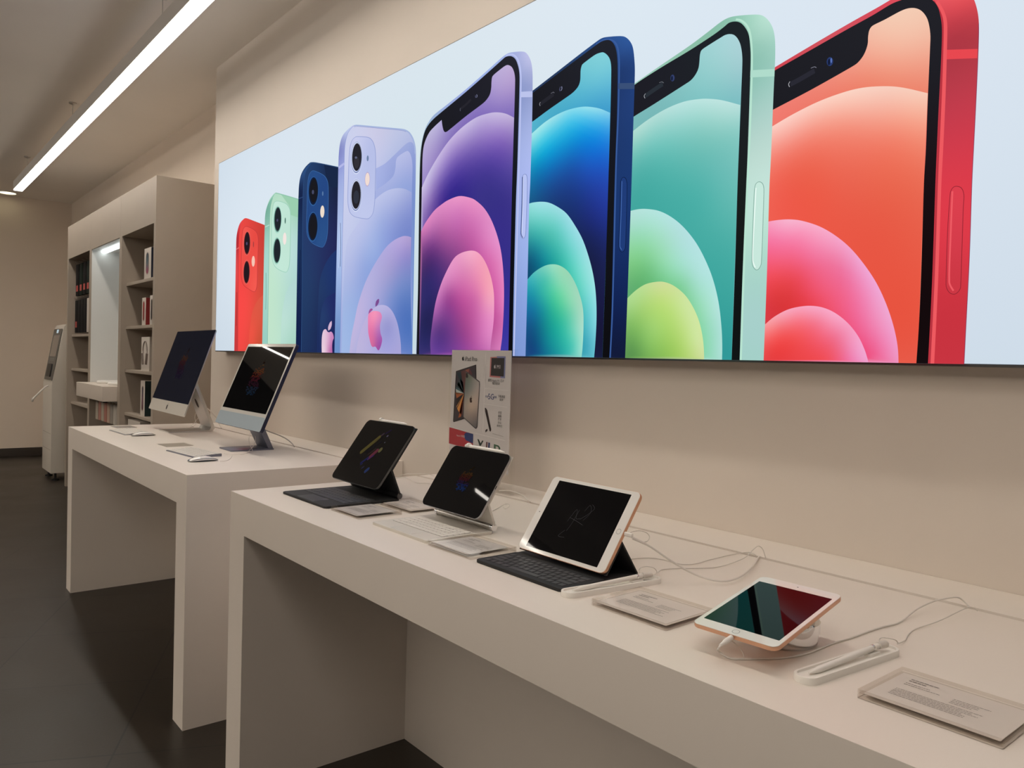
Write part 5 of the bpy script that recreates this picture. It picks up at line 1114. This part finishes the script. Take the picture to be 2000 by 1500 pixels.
# older computer, silver
f = 1.03
pi = Vector((-4.136 * f, -1.683 + 1.154 * f, 1.287 - .298 * f)); ti = R(18.8); yi = R(-1.2); Wi, Hi = .65 * f, .441 * f
r = root('desktop_computer', (-4.29, -.38, T), 'silver all-in-one desktop computer with dark screen, farther one on the back table', 'computer')
d = imac_display(r, tuple(pi - Vector((-4.29, -.38, T))), yi, ti, Wi, Hi, .006, .010, ALU)
ch = .062
prism('chin_panel', [(p[0], p[1] + ch / 2) for p in rrect(Wi - .001, ch, .009, 5)], -.0002, .0012, ALU_CH, d, 'xz', 0)
prism('screen', [(p[0], p[1] + (Hi + ch) / 2) for p in rrect(Wi - .001, Hi - ch - .001, .006, 4)], -.0003, .0012, GLASS_N, d, 'xz', 0)
prism('rear_bulge', [(p[0], p[1] + Hi / 2) for p in rrect(Wi * .72, Hi * .66, .06, 8)], .0055, .030, ALU, d, 'xz', .012, segs=4)
logo_image(d, -.005, ch + (Hi - ch) * .50, .16, ['2a1c16', '5a3018', '68381a', '582020', '40182c', '321838', '2c1c3c'], seed=5, N=36, glitch=.22, gain=.36, mname='dim_logo_glow')
b_, l_ = apple_outline(.0, ch * .5, .030)
bm = bmesh.new()
for P in (b_, l_): bm.faces.new([bm.verts.new((p[0], -.0004, p[1])) for p in P])
bmesh.ops.triangulate(bm, faces=bm.faces[:])
link('logo_mark', bm_done(bm, 'logo_mark', False), BLACK, d)
# L-shaped foot: side profile (y, z) swept across
def foot(name, prof, x0, x1, m, parent, hole=None):
    return prism(name, prof, x0, x1, m, parent, 'yz', .0008, True)
fx = -4.285
pr = [(-.492, T), (-.285, T), (-.268, T + .004), (-.258, T + .016), (-.262, T + .034), (-.352, T + .262), (-.366, T + .268), (-.372, T + .262), (-.276, T + .024), (-.285, T + .0075), (-.492, T + .0062)]
COMP27 = r
st = foot('stand', pr, fx - .085, fx + .085, ALU, r)
# oval cable hole plate look: dark ring inset on the rising plate
c0 = Vector((fx, -.326, T + .148)); ax = Vector((0, -.927, -.374)); up_ = Vector((0, -.374, .927))
bm = bmesh.new()
q = [c0 + ax * .0010 + Vector((1, 0, 0)) * math.cos(a) * .018 + up_ * math.sin(a) * .026 for a in [2 * PI * i / 24 for i in range(24)]]
bm.faces.new([bm.verts.new(p) for p in q]); link('cable_hole', bm_done(bm, 'cable_hole', False), mat('dark_hole', (.05, .04, .035), .8), r, True)

# newer computer, blue
pj = Vector((-3.359, -.453, .977)); tj = R(22.2); yj = R(-.6); Wj, Hj = .547, .394
r = root('desktop_computer', (-3.37, -.38, T), 'slim blue all-in-one desktop computer with pale chin and white bezel, nearer on the back table', 'computer')
d = imac_display(r, tuple(pj - Vector((-3.37, -.38, T))), yj, tj, Wj, Hj, .015, .010, ALU_B)
ch = .155 * Hj
prism('bezel', [(p[0], p[1] + Hj / 2) for p in rrect(Wj - .001, Hj - .001, .0095, 5)], 0, .0012, BEZ_L, d, 'xz', 0)
prism('screen', rrect(Wj - .026, Hj * (.963 - .195), .001, 2, 0, Hj * (.963 + .195) / 2), -.0003, .0008, GLASS_B, d, 'xz', 0)
prism('chin_panel', [(p[0], p[1] + ch / 2) for p in rrect(Wj - .001, ch, .009, 5)], -.0003, .0008, CHIN_B, d, 'xz', 0)
logo_image(d, -.002, Hj * .56, .155, ['30180e', '7a4a18', '84401a', '7c2a1c', '5c1a26', '401a2c', '243048', '1c3450'], seed=8, N=36, glitch=.22, gain=.36, mname='logo_glow')
fx = -3.368
COMP24 = r
prism('foot', rrect(.149, .190, .006, 5, fx, -.400), T, T + .0055, ALU_BS, r, 'xy', .001, True)
prism('stand', [(-.306, T + .0045), (-.328, T + .0045), (-.400, T + .150), (-.372, T + .150)], fx - .066, fx + .066, ALU_BS, r, 'yz', .001, True)

def desk_keyboard(cx, cy, yaw, m, label):
    k = root('keyboard', (cx, cy, T), label, 'keyboard', (0, 0, yaw))
    prism('case', [(-.0575, 0), (.0575, 0), (.0575, .0105), (-.0575, .0040)], -.1395, .1395, m, k, 'yz', .0006)
    dk = part_root('key_deck', (0, 0, .0075), (math.atan2(.0065, .115), 0, 0), k)
    keys_layout(ROWS_D, -.1365, .1365, -.0545, .0545, .0026, 0, .0014, WHITEK, dk)
    return k
desk_keyboard(-4.300, -.655, R(2), ALU_S, 'slim silver and white desk keyboard in front of the farther silver computer')
desk_keyboard(-3.300, -.648, R(5), ALU_BS, 'slim blue-edged desk keyboard in front of the blue computer')
def mouse(cx, cy, yaw, base, label):
    r = root('computer_mouse', (cx, cy, T), label, 'mouse', (0, 0, yaw))
    def shell(name, z0, z1f, m, k, dz):
        bm = bmesh.new(); N = 24; M_ = 8; rings = []
        for j in range(M_ + 1):
            s = j / M_; rad = math.cos(s * PI / 2) ** .55 if j < M_ else 0
            ring = []
            for i in range(N):
                a = 2 * PI * i / N
                x = .0285 * math.copysign(abs(math.cos(a)) ** .75, math.cos(a)) * rad * k
                y = .0565 * math.copysign(abs(math.sin(a)) ** .8, math.sin(a)) * rad * k
                arch = 1 - (y / .0600) ** 2
                z = z0 + dz + (z1f * arch) * (.25 + .75 * math.sin(s * PI / 2))
                ring.append(bm.verts.new((x, y, z)))
            rings.append(ring)
        for a, b in zip(rings, rings[1:]):
            for i in range(N): bm.faces.new((a[i], a[(i + 1) % N], b[(i + 1) % N], b[i]))
        bm.faces.new(rings[0][::-1]); bmesh.ops.remove_doubles(bm, verts=bm.verts, dist=1e-5)
        return link(name, bm_done(bm, name), m, r)
    bm = bmesh.new(); N = 24
    lo = [bm.verts.new((.021 * math.cos(2 * PI * i / N), .050 * math.sin(2 * PI * i / N), .0)) for i in range(N)]
    hi = [bm.verts.new((.0285 * math.copysign(abs(math.cos(2 * PI * i / N)) ** .75, math.cos(2 * PI * i / N)), .0565 * math.copysign(abs(math.sin(2 * PI * i / N)) ** .8, math.sin(2 * PI * i / N)), .0035 + .0100 * (1 - (.0565 * math.sin(2 * PI * i / N) / .0565) ** 2))) for i in range(N)]
    for i in range(N): bm.faces.new((lo[i], lo[(i + 1) % N], hi[(i + 1) % N], hi[i]))
    bm.faces.new(lo[::-1]); bm.faces.new(hi)
    link('base', bm_done(bm, 'base'), base, r)
    shell('top_shell', .0012, .0185, WHITE_G, 1.0, .0008)
    return r
mouse(-4.112, -.635, R(2), mat('dark_grey_mouse_base', (.10, .09, .085), .4), 'white mouse with dark base beside the farther silver keyboard')
mouse(-3.052, -.690, R(2), mat('dark_blue_mouse_base', (.05, .07, .09), .35), 'white mouse with dark blue base beside the nearer blue-edged keyboard')
def card(cx, cy, yaw, w_, d_, m, label):
    r = root('info_card', (cx, cy, T), label, 'card', (0, 0, yaw), 'flat info cards')
    prism('card', rrect(w_, d_, .002, 3), 0, .0012, m, r, 'xy', 0)
    prism('clear_sheet', rrect(w_ + .012, d_ + .010, .002, 3), .0014, .0030, ACR, r, 'xy', 0)
card(-3.640, -.620, R(2), .125, .115, mat('grey_beige_card', (.36, .31, .25), .5), 'flat grey-beige card left of the blue-edged keyboard')
card(-4.625, -.605, R(2), .13, .10, mat('grey_card', (.32, .28, .25), .5), 'flat grey card left of the farther silver keyboard')

# ================================================================== ACRYLIC SIGN
def sign():
    x0, x1, zb, zt, ys = -2.186, -1.838, T, 1.330, -.150
    W_ = x1 - x0; H_ = zt - zb
    r = root('acrylic_sign', ((x0 + x1) / 2, ys, T), 'tall clear acrylic sign holder with a printed tablet poster standing behind the silver tablet', 'sign')
    prism('rear_sheet', rrect(W_, H_, .003, 3, (x0 + x1) / 2, (zb + zt) / 2), ys + .003, ys + .006, ACR, r, 'xz', 0, True)
    prism('front_sheet', rrect(W_, H_, .003, 3, (x0 + x1) / 2, (zb + zt) / 2), ys - .006, ys - .003, ACR, r, 'xz', 0, True)
    box('acrylic_foot', (x0, x1, ys - .006, ys + .055, T + .0002, T + .005), ACR_E, r, .001)
    px0, pz1 = x0 + .006, zt - .004
    PW, PH_ = W_ - .030, .385
    box('poster_sheet', (px0, px0 + PW, ys - .0008, ys + .0008, pz1 - PH_, pz1), mat('poster_paper', (.57, .53, .52), .5), r, 0)
    # poster coordinates: measured from the sheet's top left
    ux = lambda X: px0 + (X - 115) / 575 * PW
    uz = lambda Y: pz1 - (Y - 62) * .000326
    yy = ys - .0012
    pat = []
    def P(pts, c, d=0): pat.append(([(ux(a), uz(b)) for a, b in pts], c, d * .00006))
    line = 'd2ccca'
    P([(452,95),(458,95),(452,880),(446,880)], line); P([(455,435),(672,440),(672,446),(455,441)], line)
    P([(452,588),(668,600),(668,606),(452,594)], line); P([(115,862),(660,920),(660,928),(115,870)], line)
    # dark tablet, fan of coloured rays
    P([(162,280),(366,205),(372,340),(360,715),(250,770),(152,812),(146,800)], '2c2628', 1)
    P([(170,292),(358,216),(362,340),(350,690),(240,752),(158,795)], '3a3038', 2)
    c = (252, 505)
    rays = [((172,300),(215,282),'1e3038'),((215,282),(260,262),'5c3838'),((165,460),(172,500),'b8c4c0'),((172,440),(165,465),'486068'),((190,370),(172,440),'283438'),
            ((205,360),(240,390),'3c5858'),((180,420),(200,385),'607c78'),((168,520),(178,560),'a05830'),((172,570),(180,640),'281c1c'),((180,640),(178,660),'c88c50'),((185,665),(205,700),'d09048'),
            ((205,700),(225,720),'a84828'),((225,720),(240,730),'683028'),((200,760),(228,745),'b06038'),((160,500),(166,520),'70401f'),((262,262),(300,250),'8c5040'),((300,245),(330,300),'5c2c34')]
    for a, b, col in rays: P([c, a, b], col, 3)
    # silver tablet back
    P([(265,275),(285,285),(405,372),(408,400),(395,830),(382,850),(365,842),(272,768),(248,750),(250,680),(258,420)], '4a4446', 4)
    pat.append(([(ux(a), uz(b)) for a, b in [(270,288),(400,380),(402,420),(388,825),(376,838),(255,745),(256,600),(262,420)]],
                [(ux(290), uz(340), '6c7468'), (ux(380), uz(400), 'a8a09c'), (ux(280), uz(450), '747c78'), (ux(330), uz(620), 'bca898'), (ux(380), uz(780), '746c6c'), (ux(270), uz(700), '9c9088')], .0003))
    P([(266,300),(282,292),(290,330),(284,345),(268,340)], '201c20', 6)
    b_, l_ = apple_outline(0, 0, 1)
    def apple(X, Y, sx, sy, col, lay):
        for Q in (b_, l_): pat.append(([(ux(X + p[0] * sx), uz(Y - p[1] * sy)) for p in Q], [(ux(X), uz(Y), col), (ux(X), uz(Y) + .001, col)], lay * .00006))
    apple(324, 562, 30, 62, '3a2018', 6); apple(232, 148, 26, 44, '141214', 2)
    # chip tile
    P([(500,128),(640,118),(636,328),(498,322)], 'b87070', 1); P([(560,118),(640,118),(640,328),(600,328)], '7478a0', 2)
    P([(512,136),(630,134),(628,312),(508,308)], '2c2626', 3); apple(545, 220, 20, 36, 'b8b0b0', 4)
    # stylus picture
    P([(462,632),(470,628),(485,650),(528,835),(522,858),(512,850),(466,668)], '2c2020', 2); P([(472,850),(490,832),(494,850),(474,872)], '3c3432', 2)
    P([(540,870),(640,885),(640,889),(540,874)], '9c9490', 1)
    # red and blue band with coloured letters
    P([(108,870),(356,905),(356,1062),(108,1040)], 'a83038', 1); P([(290,897),(356,905),(356,1000),(285,980),(262,945),(270,912)], '28386c', 2)
    P([(398,948),(412,950),(430,985),(446,955),(458,957),(432,1012),(420,1012)], '2c3c34', 2)
    P([(484,962),(496,964),(494,1020),(482,1018)], '5c2c30', 2); P([(504,965),(520,967),(518,1020),(502,1018)], '303a60', 2)
    P([(556,972),(600,980),(616,1000),(612,1030),(556,1024)], '3c5c44', 2); P([(574,990),(596,994),(602,1010),(598,1020),(574,1016)], 'b8b0ac', 3)
    link('poster_picture', ink_mesh('poster_picture', pat, lambda p, d: (p[0], yy - d, p[1])), MATS.get('printed_cover'), r, True)
    def txt(s, X, Y, size, col, sx=1.0, nm='lettering'):
        me = text_mesh(s, size)
        for v in me.vertices: v.co = Vector((ux(X) + v.co.x * sx, yy - .0006, uz(Y) + v.co.y))
        me.update(); link(nm, me, col, r, True)
    IK = mat('poster_ink_black', (.02, .018, .02), .5); IW = mat('poster_ink_white', (.62, .58, .58), .5); IB = mat('poster_ink_blue', (.05, .07, .20), .5)
    txt('iPad Pro', 314, 152, .0200, IK, 1.0)
    txt('M1', 582, 222, .0170, IW)
    txt('超强 Apple M1 芯片', 560, 356, .0098, IK); txt('强劲驱动', 560, 384, .0098, IK)
    txt('5G', 518, 517, .0260, IB, 1.0); txt('高速', 478, 517, .0080, IB); txt('网络', 556, 517, .0080, IB)
    txt('下载速度', 614, 506, .0092, IK); txt('超快', 614, 537, .0092, IK)
    for i, s in enumerate(('手写', '画画', '打字', '办公', '样样行')): txt(s, 604, 664 + i * 32, .0092, IK)
    txt('Pencil 与键盘', 232, 945, .0085, IW)
    return r
sign()

# ================================================================== CABLES
def cable(name, key, rad, label, m=CABLE, cat='cable', extra=None):
    pts = CABLES[key] if isinstance(key, str) else key
    o = tube(name, pts, rad, m, None, True, 8, 6)
    tag(o, label, cat); return o
# charging lead of the rose gold tablet
sp = (p10.x + W10 / 2 - .0008, p10.y + .0030 * math.cos(t10) + H10 / 2 * math.sin(t10), p10.z + H10 / 2 * math.cos(t10) - .0025)
r = root('charging_cable', sp, 'thick white charging cable from the rose gold tablet to the table slot', 'cable')
bm = bmesh.new()
prism_bm(bm, rrect(.0052, .0080, .0022, 4, sp[1] + .0012, sp[2]), sp[0] + .0012, sp[0] + .021, 'yz', .0006, 1)
link('plug', bm_done(bm, 'plug'), WHITE_P, r, True)
tube('cord', IP10_CORD, .0019, CABLE, r)
tube('strain_relief', IP10_CORD[:2], (.0030, .0022), CABLE, r, n=2)
cable('cable_loop', 'ip10_loop', .0009, 'thin white security loop beside the plug of the rose gold tablet')
cable('security_cable', 'ip10_thin', .0010, 'thin cable wandering from behind the black triangular stand to the table slot')
cable('security_cable', 'pencilA', .0010, 'thin tether from the stylus beside the fabric keyboard to the table slot')
cable('cable_loop', 'pencilA_loop', .0008, 'small tether loop at the end of the stylus beside the fabric keyboard')
# small tablet lead
Mm = MW[mini_root.name]
pe = Mm @ Vector((0, .0034, 0)); pd = (Mm @ Vector((0, .0034, -1)) - pe).normalized()
r = root('charging_cable', tuple(pe), 'white charging cable from the small tablet running past the stylus tray to the table slot', 'cable')
lathe('plug', [(0, .0012), (.0036, .0012), (.0038, .018), (.0026, .022), (.0022, .030), (0, .030)], WHITE_P, r, tuple(pe), 18, tuple(pd))
tip = pe + pd * .029
tube('cord', [tuple(tip), tuple(tip + pd * .006 + Vector((0, 0, -.003)))] + MINI_CORD, .0014, CABLE, r)
cable('cable_loop', 'mini_loop', .0008, 'thin security loop under the plug of the small tablet')
cable('security_cable', 'pencilB', .0010, 'thin tether from the stylus right of the small tablet to the table slot')
cable('cable_loop', 'pencilB_loop', .0008, 'small tether loop above the stylus right of the small tablet')
cable('charging_cable', 'ip11_cord', .0016, 'white cable arching behind the silver-edged tablet to the table slot')
cable('cable_loop', 'ip11_thin', .0008, 'thin curled cable on the table behind the white keyboard case')
cable('security_cable', 'ip129_a', .0010, 'thin cable arching behind the leftmost large tablet')
cable('security_cable', 'ip129_b', .0010, 'thin cable lying low behind the leftmost large tablet')
cable('power_cable', 't2_cord24', .0026, 'grey power cable from the blue computer down to the table slot', CABLE_G)
cable('power_cable', 't2_cord27', .0024, 'pale power cable from the silver computer down to the table slot')
for key, own in (('t2_loop24', COMP24), ('t2_loop24b', COMP24), ('t2_loop27', COMP27), ('t2_loop27b', COMP27)):
    tube('tether_cord', CABLES[key], .0011, CABLE, own)
cable('mouse_cable', 't2_mouse24', .0010, 'short white cable behind the mouse with the dark blue base')
